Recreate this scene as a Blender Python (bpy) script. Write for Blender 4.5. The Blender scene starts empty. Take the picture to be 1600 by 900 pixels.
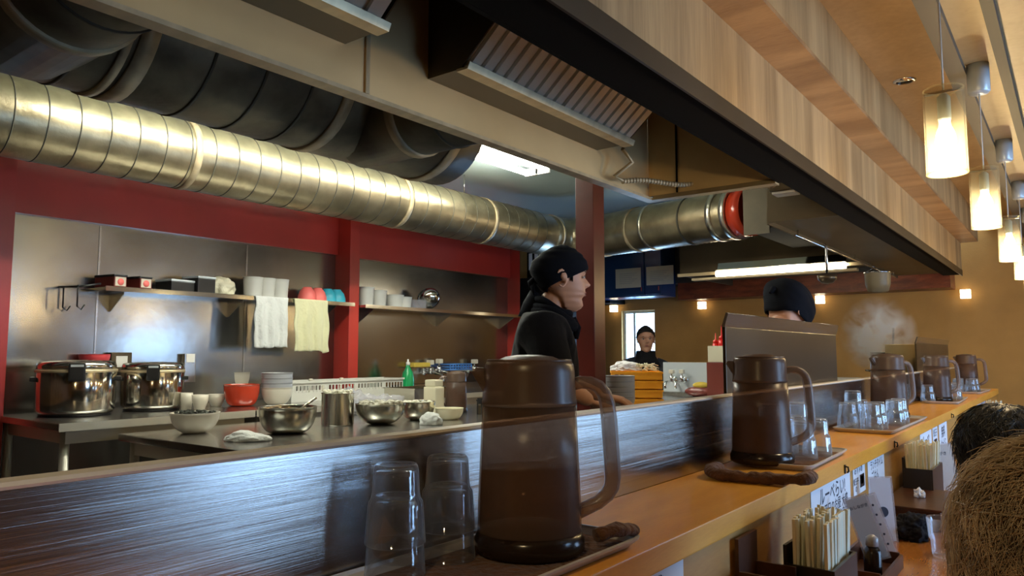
import bpy, bmesh, math, random
from mathutils import Vector, Matrix, noise as mn
random.seed(7)
SC = bpy.context.scene
COL = SC.collection
PI = math.pi
# ------------------------------------------------------------------ camera
FPX = 1150.0
TH = math.atan(101/FPX)
PSI = math.atan(883/(FPX/math.cos(TH)))
CAM = Vector((0, 0, 1.25))
Fv = Vector((-math.sin(PSI)*math.cos(TH), math.cos(PSI)*math.cos(TH), math.sin(TH)))
Rv = Vector((math.cos(PSI), math.sin(PSI), 0))
Uv = Rv.cross(Fv)
cd = bpy.data.cameras.new('camera'); cam = bpy.data.objects.new('camera', cd); COL.objects.link(cam)
cd.sensor_width = 36; cd.lens = FPX/1600*36; cd.clip_start = 0.02; cd.clip_end = 60
cam.matrix_world = Matrix((( Rv.x, Uv.x, -Fv.x, CAM.x), (Rv.y, Uv.y, -Fv.y, CAM.y), (Rv.z, Uv.z, -Fv.z, CAM.z), (0, 0, 0, 1)))
SC.camera = cam
def P(u, v, ax, val):                      # where the sight line of a photo point meets a plane of the room
    d = Fv + Rv*((u-800)/FPX) + Uv*((450-v)/FPX)
    i = 'xyz'.index(ax); t = (val-CAM[i])/d[i]
    return CAM + d*t
def AT(u, v, t):
    return CAM + (Fv + Rv*((u-800)/FPX) + Uv*((450-v)/FPX))*t
# ------------------------------------------------------------------ view, world
SC.view_settings.view_transform = 'Standard'; SC.view_settings.look = 'None'
SC.view_settings.gamma = 1; SC.view_settings.use_curve_mapping = False
SC.view_settings.exposure = 0.68
w = bpy.data.worlds.new('overcast_sky'); SC.world = w; w.use_nodes = True
bg = w.node_tree.nodes['Background']; bg.inputs[0].default_value = (0.62, 0.8, 1.0, 1); bg.inputs[1].default_value = 3.0
SC.cycles.max_bounces = 14; SC.cycles.transmission_bounces = 14; SC.cycles.transparent_max_bounces = 24
SC.cycles.diffuse_bounces = 4; SC.cycles.volume_bounces = 4; SC.cycles.glossy_bounces = 5
SC.cycles.sample_clamp_indirect = 4.0
def area(name, loc, rot, sx, sy, power, color):
    l = bpy.data.lights.new(name, 'AREA'); l.shape = 'RECTANGLE'; l.size = sx; l.size_y = sy; l.energy = power; l.color = color
    o = bpy.data.objects.new(name, l); COL.objects.link(o); o.location = loc; o.rotation_euler = rot
    return o
DAY = (0.27, 0.57, 1.0)
# daylight entering through the street side openings, lamps lie just outside each opening
area('daylight_door', (2.12, 2.56, 1.05), (0, PI/2, 0), 1.9, .76, 25, DAY)
area('daylight_window_near', (2.12, 3.30, 1.12), (0, PI/2, 0), 0.85, .4, 7, DAY)
area('daylight_window_far', (2.12, 5.05, 1.12), (0, PI/2, 0), 0.85, 1.4, 15, DAY)
area('daylight_far_wall', (-3.84, 7.5, 1.3), (-PI/2, 0, 0), 0.38, 0.8, 14, DAY)

# ------------------------------------------------------------------ materials
def newmat(name):
    m = bpy.data.materials.new(name); m.use_nodes = True
    nt = m.node_tree; return m, nt, nt.nodes['Principled BSDF']
def plain(name, c, rough=.5, metal=0, spec=.5, emit=None, es=0, var=0.0, vscale=8, bump=0, bscale=40, coat=0, stretch=(1,1,1), sheen=0, rvar=0, bdist=.01):
    m, nt, b = newmat(name)
    b.inputs['Base Color'].default_value = (*c, 1); b.inputs['Roughness'].default_value = rough
    b.inputs['Metallic'].default_value = metal; b.inputs['Specular IOR Level'].default_value = spec
    b.inputs['Coat Weight'].default_value = coat
    if sheen: b.inputs['Sheen Weight'].default_value = sheen
    if emit: b.inputs['Emission Color'].default_value = (*emit, 1); b.inputs['Emission Strength'].default_value = es
    if var or bump or rvar:
        tc = nt.nodes.new('ShaderNodeTexCoord'); mp = nt.nodes.new('ShaderNodeMapping'); mp.inputs['Scale'].default_value = stretch
        nt.links.new(tc.outputs['Object'], mp.inputs['Vector'])
        n = nt.nodes.new('ShaderNodeTexNoise'); n.inputs['Scale'].default_value = vscale; n.inputs['Detail'].default_value = 5
        nt.links.new(mp.outputs[0], n.inputs['Vector'])
        if var:
            r = nt.nodes.new('ShaderNodeValToRGB')
            r.color_ramp.elements[0].position = .3; r.color_ramp.elements[1].position = .7
            r.color_ramp.elements[0].color = (*[max(0, x*(1-var)) for x in c], 1); r.color_ramp.elements[1].color = (*[min(1, x*(1+var*.6)) for x in c], 1)
            nt.links.new(n.outputs['Fac'], r.inputs[0]); nt.links.new(r.outputs[0], b.inputs['Base Color'])
        if rvar:
            mr = nt.nodes.new('ShaderNodeMapRange'); mr.inputs['To Min'].default_value = max(.02, rough-rvar); mr.inputs['To Max'].default_value = rough+rvar
            nt.links.new(n.outputs['Fac'], mr.inputs[0]); nt.links.new(mr.outputs[0], b.inputs['Roughness'])
        if bump:
            n2 = nt.nodes.new('ShaderNodeTexNoise'); n2.inputs['Scale'].default_value = bscale; n2.inputs['Detail'].default_value = 4
            nt.links.new(mp.outputs[0], n2.inputs['Vector'])
            bp = nt.nodes.new('ShaderNodeBump'); bp.inputs['Strength'].default_value = bump; bp.inputs['Distance'].default_value = bdist
            nt.links.new(n2.outputs['Fac'], bp.inputs['Height']); nt.links.new(bp.outputs[0], b.inputs['Normal'])
    return m
def wood(name, dark, light, rough=.4, scale=(3, .4, 3), bands=6, coat=0, fine=60):
    m, nt, b = newmat(name)
    tc = nt.nodes.new('ShaderNodeTexCoord'); mp = nt.nodes.new('ShaderNodeMapping'); mp.inputs['Scale'].default_value = scale
    nt.links.new(tc.outputs['Object'], mp.inputs['Vector'])
    n = nt.nodes.new('ShaderNodeTexNoise'); n.inputs['Scale'].default_value = bands; n.inputs['Detail'].default_value = 6; n.inputs['Distortion'].default_value = .6
    nt.links.new(mp.outputs[0], n.inputs['Vector'])
    n2 = nt.nodes.new('ShaderNodeTexNoise'); n2.inputs['Scale'].default_value = fine; n2.inputs['Detail'].default_value = 2
    nt.links.new(mp.outputs[0], n2.inputs['Vector'])
    mx = nt.nodes.new('ShaderNodeMix'); mx.inputs[0].default_value = .25
    nt.links.new(n.outputs['Fac'], mx.inputs[2]); nt.links.new(n2.outputs['Fac'], mx.inputs[3])
    r = nt.nodes.new('ShaderNodeValToRGB'); r.color_ramp.elements[0].position = .36; r.color_ramp.elements[1].position = .64
    r.color_ramp.elements[0].color = (*dark, 1); r.color_ramp.elements[1].color = (*light, 1)
    nt.links.new(mx.outputs[0], r.inputs[0]); nt.links.new(r.outputs[0], b.inputs['Base Color'])
    b.inputs['Roughness'].default_value = rough; b.inputs['Coat Weight'].default_value = coat; b.inputs['Coat Roughness'].default_value = .12
    return m
def smoked(name, tint, base, f, rough=.2):      # translucent smoked plastic
    m, nt, b = newmat(name)
    b.inputs['Base Color'].default_value = (*base, 1); b.inputs['Roughness'].default_value = rough; b.inputs['Specular IOR Level'].default_value = .6
    t = nt.nodes.new('ShaderNodeBsdfTransparent'); t.inputs[0].default_value = (*tint, 1)
    mx = nt.nodes.new('ShaderNodeMixShader'); mx.inputs[0].default_value = f
    nt.links.new(t.outputs[0], mx.inputs[1]); nt.links.new(b.outputs[0], mx.inputs[2])
    nt.links.new(mx.outputs[0], nt.nodes['Material Output'].inputs[0])
    return m
def glassy(name, c=(1, 1, 1), rough=0.0, ior=1.45):
    m, nt, b = newmat(name)
    b.inputs['Base Color'].default_value = (*c, 1); b.inputs['Transmission Weight'].default_value = 1; b.inputs['Roughness'].default_value = rough; b.inputs['IOR'].default_value = ior
    return m
M = {}
M['steel'] = plain('brushed_steel', (.56, .55, .53), .22, 1, var=.08, vscale=3, stretch=(1, 1, 8), bump=.05, bscale=30, rvar=.05)
M['rim'] = plain('worn_bright_rim', (.74, .70, .62), .5, .4)
M['partition'] = plain('brushed_partition_steel', (.47, .45, .42), .15, 1, var=.1, vscale=2.2, bump=1, bscale=3, stretch=(1, .2, 1000), bdist=.0001)
M['edge'] = plain('bright_table_edge', (.62, .59, .50), .36, .5)  # paler copy of the table steel, its lit look put into the colour
M['wallsteel'] = plain('wavy_wall_steel', (.40, .395, .38), .2, 1, var=.2, vscale=1.6, bump=.35, bscale=2.2, rvar=.09)
M['shield'] = plain('warm_steel', (.085, .058, .032), .3, .6, spec=.3, var=.1, vscale=3, rvar=.08)
M['hood'] = plain('greasy_hood_steel', (.78, .57, .29), .42, .4, var=.16, vscale=2.5, bump=.04, bscale=30, rvar=.1)  # grease film tone, with a warm light tint also set into the colour
M['hoodlip'] = plain('hood_lip_steel', (.66, .53, .33), .38, .6, var=.2, vscale=6, stretch=(1, 4, 1))
M['hoodblack'] = plain('sooty_hood_paint', (.007, .006, .005), .85, 0, spec=.08)
M['hooddark'] = plain('dark_hood_steel', (.10, .075, .045), .42, .7, var=.3, vscale=2)
M['hooddark2'] = plain('dull_hood_steel', (.10, .08, .05), .55, .5, var=.3, vscale=4)
M['baffle'] = plain('polished_baffle', (.86, .82, .70), .36, .45)
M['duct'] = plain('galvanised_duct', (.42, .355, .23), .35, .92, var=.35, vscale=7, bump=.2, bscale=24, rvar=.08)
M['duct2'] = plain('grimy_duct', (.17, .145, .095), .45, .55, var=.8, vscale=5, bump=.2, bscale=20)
M['band'] = plain('aged_duct_tape', (.46, .37, .23), .5, .4, var=.35, vscale=14)
M['foiltape'] = plain('foil_tape', (.75, .70, .58), .3, 1, bump=.4, bscale=50)
M['seam'] = plain('duct_seam', (.05, .045, .03), .6)
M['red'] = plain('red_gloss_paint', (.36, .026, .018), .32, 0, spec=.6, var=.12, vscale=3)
M['red2'] = plain('worn_red_paint', (.10, .014, .009), .3, 0, spec=.6, var=.35, vscale=5)  # darker, more mottled red than the gloss boards
M['redwood'] = wood('reddish_beam_wood', (.10, .018, .008), (.26, .06, .022), .35, (1, 4, 4))
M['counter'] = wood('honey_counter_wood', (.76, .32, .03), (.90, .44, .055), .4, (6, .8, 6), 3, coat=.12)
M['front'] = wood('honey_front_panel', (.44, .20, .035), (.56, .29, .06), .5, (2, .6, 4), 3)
M['lower'] = wood('amber_table_wood', (.42, .13, .02), (.58, .22, .04), .16, (6, .8, 6), 3, coat=.8)
M['fascia'] = wood('fascia_veneer', (.24, .145, .062), (.49, .325, .155), .5, (3, 3.2, .15), 2.6)
M['ceil'] = wood('plywood_ceiling', (.27, .15, .06), (.40, .245, .115), .45, (.8, .8, .8), 2.5)
M['ceil2'] = wood('pale_plywood_ceiling', (.34, .23, .11), (.44, .31, .16), .42, (.8, .8, .8), 2.5)
M['soffit'] = wood('soffit_veneer', (.24, .12, .05), (.42, .24, .11), .42, (.7, 3.5, .7), 2.5)
M['darkbeam'] = plain('dark_grey_beam', (.05, .04, .03), .55)
M['greybeam'] = plain('taupe_beam', (.11, .085, .06), .55)
M['kceil'] = plain('white_kitchen_ceiling', (.70, .88, .90), .3)  # white paint with the cyan cast of the fluorescent light mixed in
M['plaster'] = plain('ochre_plaster', (.54, .28, .075), .85, var=.12, vscale=4, bump=.15, bscale=60)
M['wallwood'] = wood('brown_wall_boards', (.16, .07, .025), (.30, .15, .06), .55, (1, 3, .3))
M['floor'] = plain('grey_floor_tile', (.07, .06, .05), .5, var=.2)
M['blue'] = plain('navy_enamel', (.012, .045, .14), .22, 0, spec=.6, rvar=.05)
M['white'] = plain('white_enamel', (.75, .74, .70), .4)
M['paper'] = plain('paper', (.72, .78, .86), .7)
M['paper2'] = plain('creased_paper', (.62, .64, .62), .7)
M['ink'] = plain('black_ink', (.02, .025, .05), .7)
M['tube'] = plain('fluorescent_tube', (1, 1, 1), .5, emit=(1, .97, .82), es=44)
M['tubewarm'] = plain('warm_fluorescent_tube', (1, 1, 1), .5, emit=(1, .90, .66), es=9)
M['bulb'] = plain('glowing_bulb', (1, 1, 1), .5, emit=(1, .86, .60), es=45)
M['alu'] = plain('white_aluminium', (.60, .66, .70), .35, .3)
M['black'] = plain('black_plastic', (.012, .012, .013), .35)
M['blackwood'] = plain('black_lacquer_box', (.018, .012, .009), .35)
M['brownwood'] = wood('dark_brown_wood', (.045, .016, .008), (.10, .035, .016), .3, (2, 2, 2))
M['cloth'] = plain('black_cotton', (.010, .010, .013), .9, spec=.15, sheen=.03, bump=.3, bscale=30)
M['cloth2'] = plain('navy_bandana', (.006, .007, .011), .9, spec=.1)
M['trouser'] = plain('dark_trousers', (.02, .02, .025), .9)
M['skin'] = plain('skin', (.58, .30, .19), .5, var=.08, vscale=12)
M['hairblack'] = plain('black_hair', (.012, .010, .009), .45)
M['hairdark'] = plain('dark_hair_strands', (.010, .010, .010), .4)
M['hairbrown'] = plain('bleached_brown_hair', (.64, .51, .34), .4, var=.5, vscale=30)
M['eye'] = plain('eye_white', (.6, .58, .55), .3)
M['lip'] = plain('lip', (.42, .15, .11), .5)
M['towelw'] = plain('white_towel', (.56, .58, .56), .95, sheen=.3, bump=.6, bscale=60)
M['towely'] = plain('cream_towel', (.56, .55, .34), .95, sheen=.3, bump=.6, bscale=60)
M['towelb'] = plain('brown_towel', (.15, .065, .03), .95, sheen=.1, bump=1, bscale=90, var=.3, vscale=40)
M['traylip'] = plain('pale_tray_rim', (.55, .53, .50), .3)
M['tray'] = plain('brown_tray_bed', (.20, .10, .045), .5)
M['plasticw'] = plain('translucent_white_plastic', (.56, .56, .51), .4)
M['ceramic'] = plain('white_ceramic', (.60, .56, .46), .3)
M['ceramicg'] = plain('grey_glazed_ceramic', (.34, .35, .37), .3)
M['cream'] = plain('cream_plastic', (.70, .66, .48), .45)
M['lacquer'] = plain('red_lacquer', (.42, .035, .012), .2)
M['pink'] = plain('pink_plastic', (.62, .06, .07), .4)
M['coral'] = plain('coral_plastic', (.8, .16, .14), .4)
M['teal'] = plain('teal_plastic', (.03, .34, .45), .4)
M['bluep'] = plain('blue_plastic', (.06, .20, .55), .4)
M['green'] = smoked('green_soap', (.1, .6, .25), (.02, .36, .12), .7)
M['yellow'] = plain('yellow_sponge', (.55, .40, .06), .9)
M['orange'] = plain('orange_crate_plastic', (.95, .42, .02), .45)
M['redp'] = plain('red_plastic', (.70, .02, .015), .35)
M['brownred'] = plain('maroon_box', (.14, .02, .014), .4)
M['mirror'] = plain('polished_steel', (.66, .64, .58), .12, 1)
M['bowlsteel'] = plain('bowl_steel', (.58, .55, .47), .2, 1, rvar=.05)
M['chrome'] = plain('chrome', (.8, .8, .8), .08, 1)
M['smoke'] = smoked('smoked_brown_plastic', (.80, .69, .61), (.17, .115, .088), .34, .3)
M['smokelid'] = smoked('smoked_brown_lid', (.62, .51, .43), (.17, .115, .085), .52, .3)
M['smokehandle'] = smoked('smoked_handle', (.78, .70, .64), (.30, .23, .20), .45, .3)
M['smokebase'] = smoked('smoked_dark_base', (.25, .17, .13), (.03, .018, .012), .7, .2)
M['tea'] = smoked('cold_tea', (.74, .56, .42), (.22, .11, .055), .38, .15)
def thin_glass(name):
    m, nt, b = newmat(name); nt.nodes.remove(b)
    t = nt.nodes.new('ShaderNodeBsdfTransparent'); t.inputs[0].default_value = (.95, .96, .97, 1)
    gl = nt.nodes.new('ShaderNodeBsdfGlossy'); gl.inputs['Roughness'].default_value = .04; gl.inputs[0].default_value = (.9, .95, 1, 1)
    df = nt.nodes.new('ShaderNodeBsdfTranslucent'); df.inputs[0].default_value = (.75, .8, .85, 1)
    m1 = nt.nodes.new('ShaderNodeMixShader'); m1.inputs[0].default_value = .45; nt.links.new(gl.outputs[0], m1.inputs[1]); nt.links.new(df.outputs[0], m1.inputs[2])
    lw = nt.nodes.new('ShaderNodeLayerWeight'); lw.inputs[0].default_value = .42
    p = nt.nodes.new('ShaderNodeMath'); p.operation = 'POWER'; p.inputs[1].default_value = 1.35; nt.links.new(lw.outputs['Facing'], p.inputs[0])
    mr = nt.nodes.new('ShaderNodeMapRange'); mr.inputs['To Min'].default_value = .08; mr.inputs['To Max'].default_value = .85; nt.links.new(p.outputs[0], mr.inputs[0])
    mx = nt.nodes.new('ShaderNodeMixShader'); nt.links.new(mr.outputs[0], mx.inputs[0]); nt.links.new(t.outputs[0], mx.inputs[1]); nt.links.new(m1.outputs[0], mx.inputs[2])
    nt.links.new(mx.outputs[0], nt.nodes['Material Output'].inputs[0]); return m
M['glass'] = thin_glass('clear_glass')
M['lampglass'] = smoked('ribbed_lamp_glass', (.93, .90, .80), (.80, .76, .64), .07, .06)
M['pane'] = smoked('window_pane', (.97, .98, 1), (.4, .45, .5), .06, .02)
M['stick'] = plain('chopstick_wood', (.80, .70, .48), .7, var=.12, vscale=20)
M['stick2'] = plain('pale_chopstick_wood', (.76, .76, .60), .7, var=.12, vscale=20)
M['film'] = smoked('plastic_film', (.9, .9, .92), (.7, .7, .75), .3, .1)
M['tissue'] = plain('white_tissue', (.80, .80, .82), .9)
M['herb'] = plain('dark_seaweed', (.02, .022, .014), .7)
M['food'] = plain('chopped_topping', (.66, .64, .52), .8)
M['brass'] = plain('worn_brass', (.35, .23, .08), .35, 1)
M['darkapp'] = plain('dark_appliance', (.012, .016, .018), .3)
# ------------------------------------------------------------------ mesh helpers
def bm_new(): return bmesh.new()
def add_box(bm, x0, x1, y0, y1, z0, z1, bev=0, mi=0):
    t = bmesh.new()
    vs = [t.verts.new((x, y, z)) for x in (x0, x1) for y in (y0, y1) for z in (z0, z1)]
    for f in ((0, 1, 3, 2), (4, 6, 7, 5), (0, 4, 5, 1), (2, 3, 7, 6), (0, 2, 6, 4), (1, 5, 7, 3)): t.faces.new([vs[i] for i in f])
    bmesh.ops.recalc_face_normals(t, faces=t.faces[:])
    if bev: bmesh.ops.bevel(t, geom=t.edges[:], offset=bev, segments=2, affect='EDGES', profile=.7)
    merge(bm, t, mi); return bm
def merge(bm, t, mi=0, mat=None):
    if mat is not None: bmesh.ops.transform(t, matrix=mat, verts=t.verts[:])
    mp = {}
    for v in t.verts: mp[v] = bm.verts.new(v.co)
    for f in t.faces:
        try:
            nf = bm.faces.new([mp[v] for v in f.verts]); nf.material_index = mi; nf.smooth = f.smooth
        except ValueError: pass
    t.free()
def add_lathe(bm, prof, c=(0, 0, 0), seg=32, caps=True, mi=0, rot=None):
    """prof = [(r, z)...]; closed when first and last radius reach 0 or caps"""
    t = bmesh.new(); rings = []
    for r, z in prof:
        if r < 1e-5: rings.append([t.verts.new((0, 0, z))])
        else: rings.append([t.verts.new((r*math.cos(2*PI*k/seg), r*math.sin(2*PI*k/seg), z)) for k in range(seg)])
    for a, b in zip(rings, rings[1:]):
        for k in range(seg):
            k2 = (k+1) % seg
            if len(a) == 1 and len(b) == 1: continue
            if len(a) == 1: t.faces.new((a[0], b[k], b[k2]))
            elif len(b) == 1: t.faces.new((a[k], b[0], a[k2]))
            else: t.faces.new((a[k], b[k], b[k2], a[k2]))
    if caps:
        if len(rings[0]) > 1: t.faces.new(rings[0])
        if len(rings[-1]) > 1: t.faces.new(rings[-1])
    bmesh.ops.recalc_face_normals(t, faces=t.faces[:])
    for f in t.faces: f.smooth = len(f.verts) <= 4
    m = Matrix.Translation(Vector(c))
    if rot is not None: m = m @ rot
    merge(bm, t, mi, m); return bm
def add_tube(bm, pts, r, seg=10, caps=True, mi=0, sq=None):
    """r may be a number or list; sq = (a, b) gives an elliptical section"""
    t = bmesh.new(); pts = [Vector(p) for p in pts]; n = len(pts); rings = []
    prev = None
    for i, p in enumerate(pts):
        d = (pts[min(i+1, n-1)]-pts[max(i-1, 0)]).normalized()
        if prev is None:
            up = Vector((0, 0, 1)) if abs(d.z) < .9 else Vector((1, 0, 0))
            a = d.cross(up).normalized()
        else:
            a = (prev - d*prev.dot(d)).normalized()
        prev = a; b = d.cross(a).normalized()
        rr = r[i] if isinstance(r, (list, tuple)) else r
        ra, rb = (rr*sq[0], rr*sq[1]) if sq else (rr, rr)
        rings.append([t.verts.new(p + a*ra*math.cos(2*PI*k/seg) + b*rb*math.sin(2*PI*k/seg)) for k in range(seg)])
    for A, B in zip(rings, rings[1:]):
        for k in range(seg): t.faces.new((A[k], A[(k+1) % seg], B[(k+1) % seg], B[k]))
    if caps: t.faces.new(rings[0]); t.faces.new(rings[-1])
    bmesh.ops.recalc_face_normals(t, faces=t.faces[:])
    for f in t.faces: f.smooth = len(f.verts) == 4
    merge(bm, t, mi); return bm
def add_prism(bm, poly, axis, a, b, mi=0, bev=0):
    """poly = 2D outline in the other two axes, extruded along axis from a to b"""
    t = bmesh.new()
    def mk(p, s):
        if axis == 'y': return (p[0], s, p[1])
        if axis == 'x': return (s, p[0], p[1])
        return (p[0], p[1], s)
    A = [t.verts.new(mk(p, a)) for p in poly]; B = [t.verts.new(mk(p, b)) for p in poly]
    n = len(poly)
    t.faces.new(A); t.faces.new(B)
    for k in range(n): t.faces.new((A[k], A[(k+1) % n], B[(k+1) % n], B[k]))
    bmesh.ops.recalc_face_normals(t, faces=t.faces[:])
    if bev: bmesh.ops.bevel(t, geom=t.edges[:], offset=bev, segments=2, affect='EDGES')
    merge(bm, t, mi); return bm
def obj(name, bm, mat, parent=None, **kw):
    me = bpy.data.meshes.new(name); bm.to_mesh(me); bm.free()
    for m in (mat if isinstance(mat, (list, tuple)) else [mat]): me.materials.append(m)
    o = bpy.data.objects.new(name, me); COL.objects.link(o)
    if parent is not None: o.parent = parent
    for k, v in kw.items(): o[k] = v
    return o
def thing(name, label, cat, loc=(0, 0, 0), rz=0, group=None, rot=None):
    o = bpy.data.objects.new(name, None); COL.objects.link(o); o.location = loc
    o.rotation_euler = rot if rot else (0, 0, rz); o.empty_display_size = .05
    return tag(o, label, cat, group)
def tag(o, label, cat, group=None, kind=None):
    o['label'] = label; o['category'] = cat
    if group: o['group'] = group
    if kind: o['kind'] = kind
    return o
def struct(name, bm, mat):
    o = obj(name, bm, mat); o['kind'] = 'structure'; return o
def copy_tree(o, parent=None):
    c = o.copy(); COL.objects.link(c)
    if parent is not None: c.parent = parent
    for ch in list(o.children): copy_tree(ch, c)
    return c
def dup(o, loc, rz, label, group=None):
    c = copy_tree(o); c.location = loc; c.rotation_euler = (0, 0, rz); c['label'] = label
    if group: c['group'] = group
    return c
def B(*a, **k): return add_box(bm_new(), *a, **k)
def L(prof, **k): return add_lathe(bm_new(), prof, **k)
def bake(o, *mods):
    """apply the object's modifiers so it is one plain mesh"""
    dg = bpy.context.evaluated_depsgraph_get(); dg.update()
    me = bpy.data.meshes.new_from_object(o.evaluated_get(dg)); o.modifiers.clear(); o.data = me
    return o
# ================================================================== STRUCTURE
struct('floor', B(-5.2, 2.1, -2.2, 7.45, -.1, 0), M['floor'])
xf = -.675
# customer side ceiling
c = bm_new(); add_box(c, -.559, -.30, -2.2, 7.3, 2.305, 2.40); struct('ceiling_1', c, M['ceil'])
c = bm_new(); add_box(c, -.30, 2.0, -2.2, 7.3, 2.215, 2.40); struct('ceiling_2', c, M['ceil2'])
struct('ceiling_kitchen', B(-5.2, -.80, -2.2, 7.3, 2.55, 2.62), M['kceil'])
struct('trim_1', B(-.80, xf, -2.2, 6.62, 1.868, 2.099), M['fascia'])            # wood fascia over the hood edge
struct('trim_2', B(-.80, -.559, -2.2, 6.62, 2.0995, 2.112), M['soffit'])
struct('trim_3', B(-.80, -.559, -2.2, 6.62, 2.1125, 2.62), M['fascia'])
struct('trim_4', B(-.302, -.25, -2.2, 7.3, 2.19, 2.30), M['greybeam'])
struct('trim_5', B(-.158, -.128, -2.2, 7.3, 2.185, 2.214), M['darkbeam'])
# walls
def wall_with_holes(name, axis, at0, at1, a0, a1, z1, holes, mat):
    c = bm_new(); cur = a0
    def bx(p, q, z0, zz):
        if q-p < 1e-4 or zz-z0 < 1e-4: return
        if axis == 'x': add_box(c, at0, at1, p, q, z0, zz)
        else: add_box(c, p, q, at0, at1, z0, zz)
    for (h0, h1, zb, zt) in sorted(holes):
        bx(cur, h0, 0, z1); bx(h0, h1, 0, zb); bx(h0, h1, zt, z1); cur = h1
    bx(cur, a1, 0, z1); return struct(name, c, mat)
wall_with_holes('wall_right', 'x', 2.0, 2.1, -2.2, 7.4, 2.4, [(2.16, 2.96, .02, 2.05), (3.06, 3.54, .68, 1.56), (4.32, 5.78, .68, 1.56)], M['wallwood'])
W0 = P(971, 486, 'y', 7.3); W1 = P(1023, 487, 'y', 7.3)
wall_with_holes('wall_far', 'y', 7.3, 7.4, -5.2, 2.0, 2.62, [(W0.x, W1.x, .85, W0.z)], M['plaster'])
struct('wall_near', B(-5.2, 2.0, -2.3, -2.2, 0, 2.62), M['wallwood'])
XW = -4.2
struct('wall_left', B(XW-.1, XW, -2.2, 5.62, 0, 2.55), M['wallsteel'])
struct('wall_corner', B(-5.2, -5.1, 5.62, 7.3, 0, 2.62), M['plaster'])
struct('wall_passage', B(-5.1, XW, 5.56, 5.62, 0, 2.62), M['plaster'])
def window_frame(nm, axis, at, a0, a1, z0, z1, mull):
    c = bm_new(); t = .03
    def bx(p, q, zz0, zz1, d0=-.05, d1=-.01):
        if axis == 'x': add_box(c, at+d0+.1, at+d1+.1, p, q, zz0, zz1)
        else: add_box(c, p, q, at+d0+.1, at+d1+.1, zz0, zz1)
    bx(a0, a1, z0, z0+t); bx(a0, a1, z1-t, z1); bx(a0, a0+t, z0+t, z1-t); bx(a1-t, a1, z0+t, z1-t)
    for m in mull: bx(m-.012, m+.012, z0+t, z1-t)
    o = struct(nm, c, M['alu'])
    g = bm_new()
    if axis == 'x': add_box(g, at+.065, at+.069, a0+t, a1-t, z0+t, z1-t)
    else: add_box(g, a0+t, a1-t, at+.065, at+.069, z0+t, z1-t)
    obj('pane', g, M['pane'], o); return o
window_frame('door_1', 'x', 2.0, 2.16, 2.96, .02, 2.05, [])
window_frame('window_1', 'x', 2.0, 3.06, 3.54, .68, 1.56, [])
window_frame('window_2', 'x', 2.0, 4.32, 5.78, .68, 1.56, [5.05])
window_frame('window_3', 'y', 7.3, W0.x, W1.x, .85, W0.z, [W0.x+(W1.x-W0.x)*.33])
# red painted boards and posts on the kitchen wall
zb = P(10, 330, 'x', XW+.02).z; zt = 2.55
yA = P(10, 330, 'x', XW).y; yB = P(528, 360, 'x', XW+.02).y; yC = P(563, 360, 'x', XW+.16).y; yD = P(796, 430, 'x', XW+.02).y; yE = P(812, 430, 'x', XW+.14).y
struct('trim_6', B(XW, XW+.03, yA, yB-.002, zb, zt), M['red'])
struct('trim_7', B(XW, XW+.03, yC+.002, yD-.002, zb-.005, zt), M['red'])
def post(nm, x0, x1, y0, y1, z0, z1, mat): return struct(nm, B(x0, x1, y0, y1, z0, z1, bev=.003), mat)
post('trim_8', XW, XW+.16, yB, yC, 0, 2.55, M['red'])
post('trim_9', XW, XW+.14, yD, yE, 0, 2.55, M['red'])
post('trim_10', XW, XW+.12, yA-.14, yA, 0, 2.55, M['red'])
struct('trim_11', B(XW, XW+.03, -2.2, yA-.142, zb, zt), M['red'])
# joints between the steel wall sheets
for k, (u, vv) in enumerate([(155, 400), (385, 420)]):
    yy = P(u, vv, 'x', XW).y
    struct('trim_%d' % (12+k), B(XW+.0005, XW+.0035, yy-.005, yy+.005, .9, zb-.01), M['steel'])
# beam and soffit at far side of the kitchen
fy = 7.0
bz = P(1180, 463, 'y', fy).z
struct('trim_14', B(-3.215, -.80, fy, 7.3, bz, bz+.17), M['redwood'])
struct('trim_15', B(-3.9, -.80, fy, 7.3, bz+.1702, 2.55), M['darkbeam'])
struct('trim_16', B(-5.1, -3.99, 6.96, 7.3, bz, 2.55), M['hoodblack'])
# dark store recess beyond the steel wall
# red post beside the cook
pp = AT(922, 450, 3.15)
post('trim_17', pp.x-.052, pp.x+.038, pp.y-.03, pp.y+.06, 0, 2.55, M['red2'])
print('post', pp)

# ================================================================== COUNTER
ct = thing('bar_counter', 'long honey coloured wooden bar counter running beside the steel partition', 'counter', (-.55, 2.5, 0))
def loc(bm, o):                      # shift world-built mesh into the local space of its thing
    bmesh.ops.translate(bm, vec=-Vector(o.location), verts=bm.verts[:]); return bm
YE = 6.15
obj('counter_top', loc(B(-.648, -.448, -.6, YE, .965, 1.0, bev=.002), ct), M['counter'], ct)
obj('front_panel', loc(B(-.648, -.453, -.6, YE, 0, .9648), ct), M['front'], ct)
lt = thing('lower_table', 'glossy amber wooden eating ledge fixed in front of the counter', 'table', (-.25, 2.5, 0))
obj('table_top', loc(B(-.452, .02, -.6, YE, .755, .79, bev=.003), lt), M['lower'], lt)
for y in (-.3, 1.6, 3.5, 5.4): obj('bracket', loc(add_prism(bm_new(), [(-.452, .755), (-.08, .755), (-.08, .72), (-.452, .45)], 'y', y, y+.04), lt), M['front'], lt)
pt = thing('steel_partition', 'low scratched steel partition standing between bar counter and kitchen', 'partition', (-.66, 1.2, 0))
ye1 = P(1140, 600, 'x', -.65).y
obj('panel', loc(B(-.668, -.6495, -.6, YE, .0, 1.146), pt), M['partition'], pt)
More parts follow.
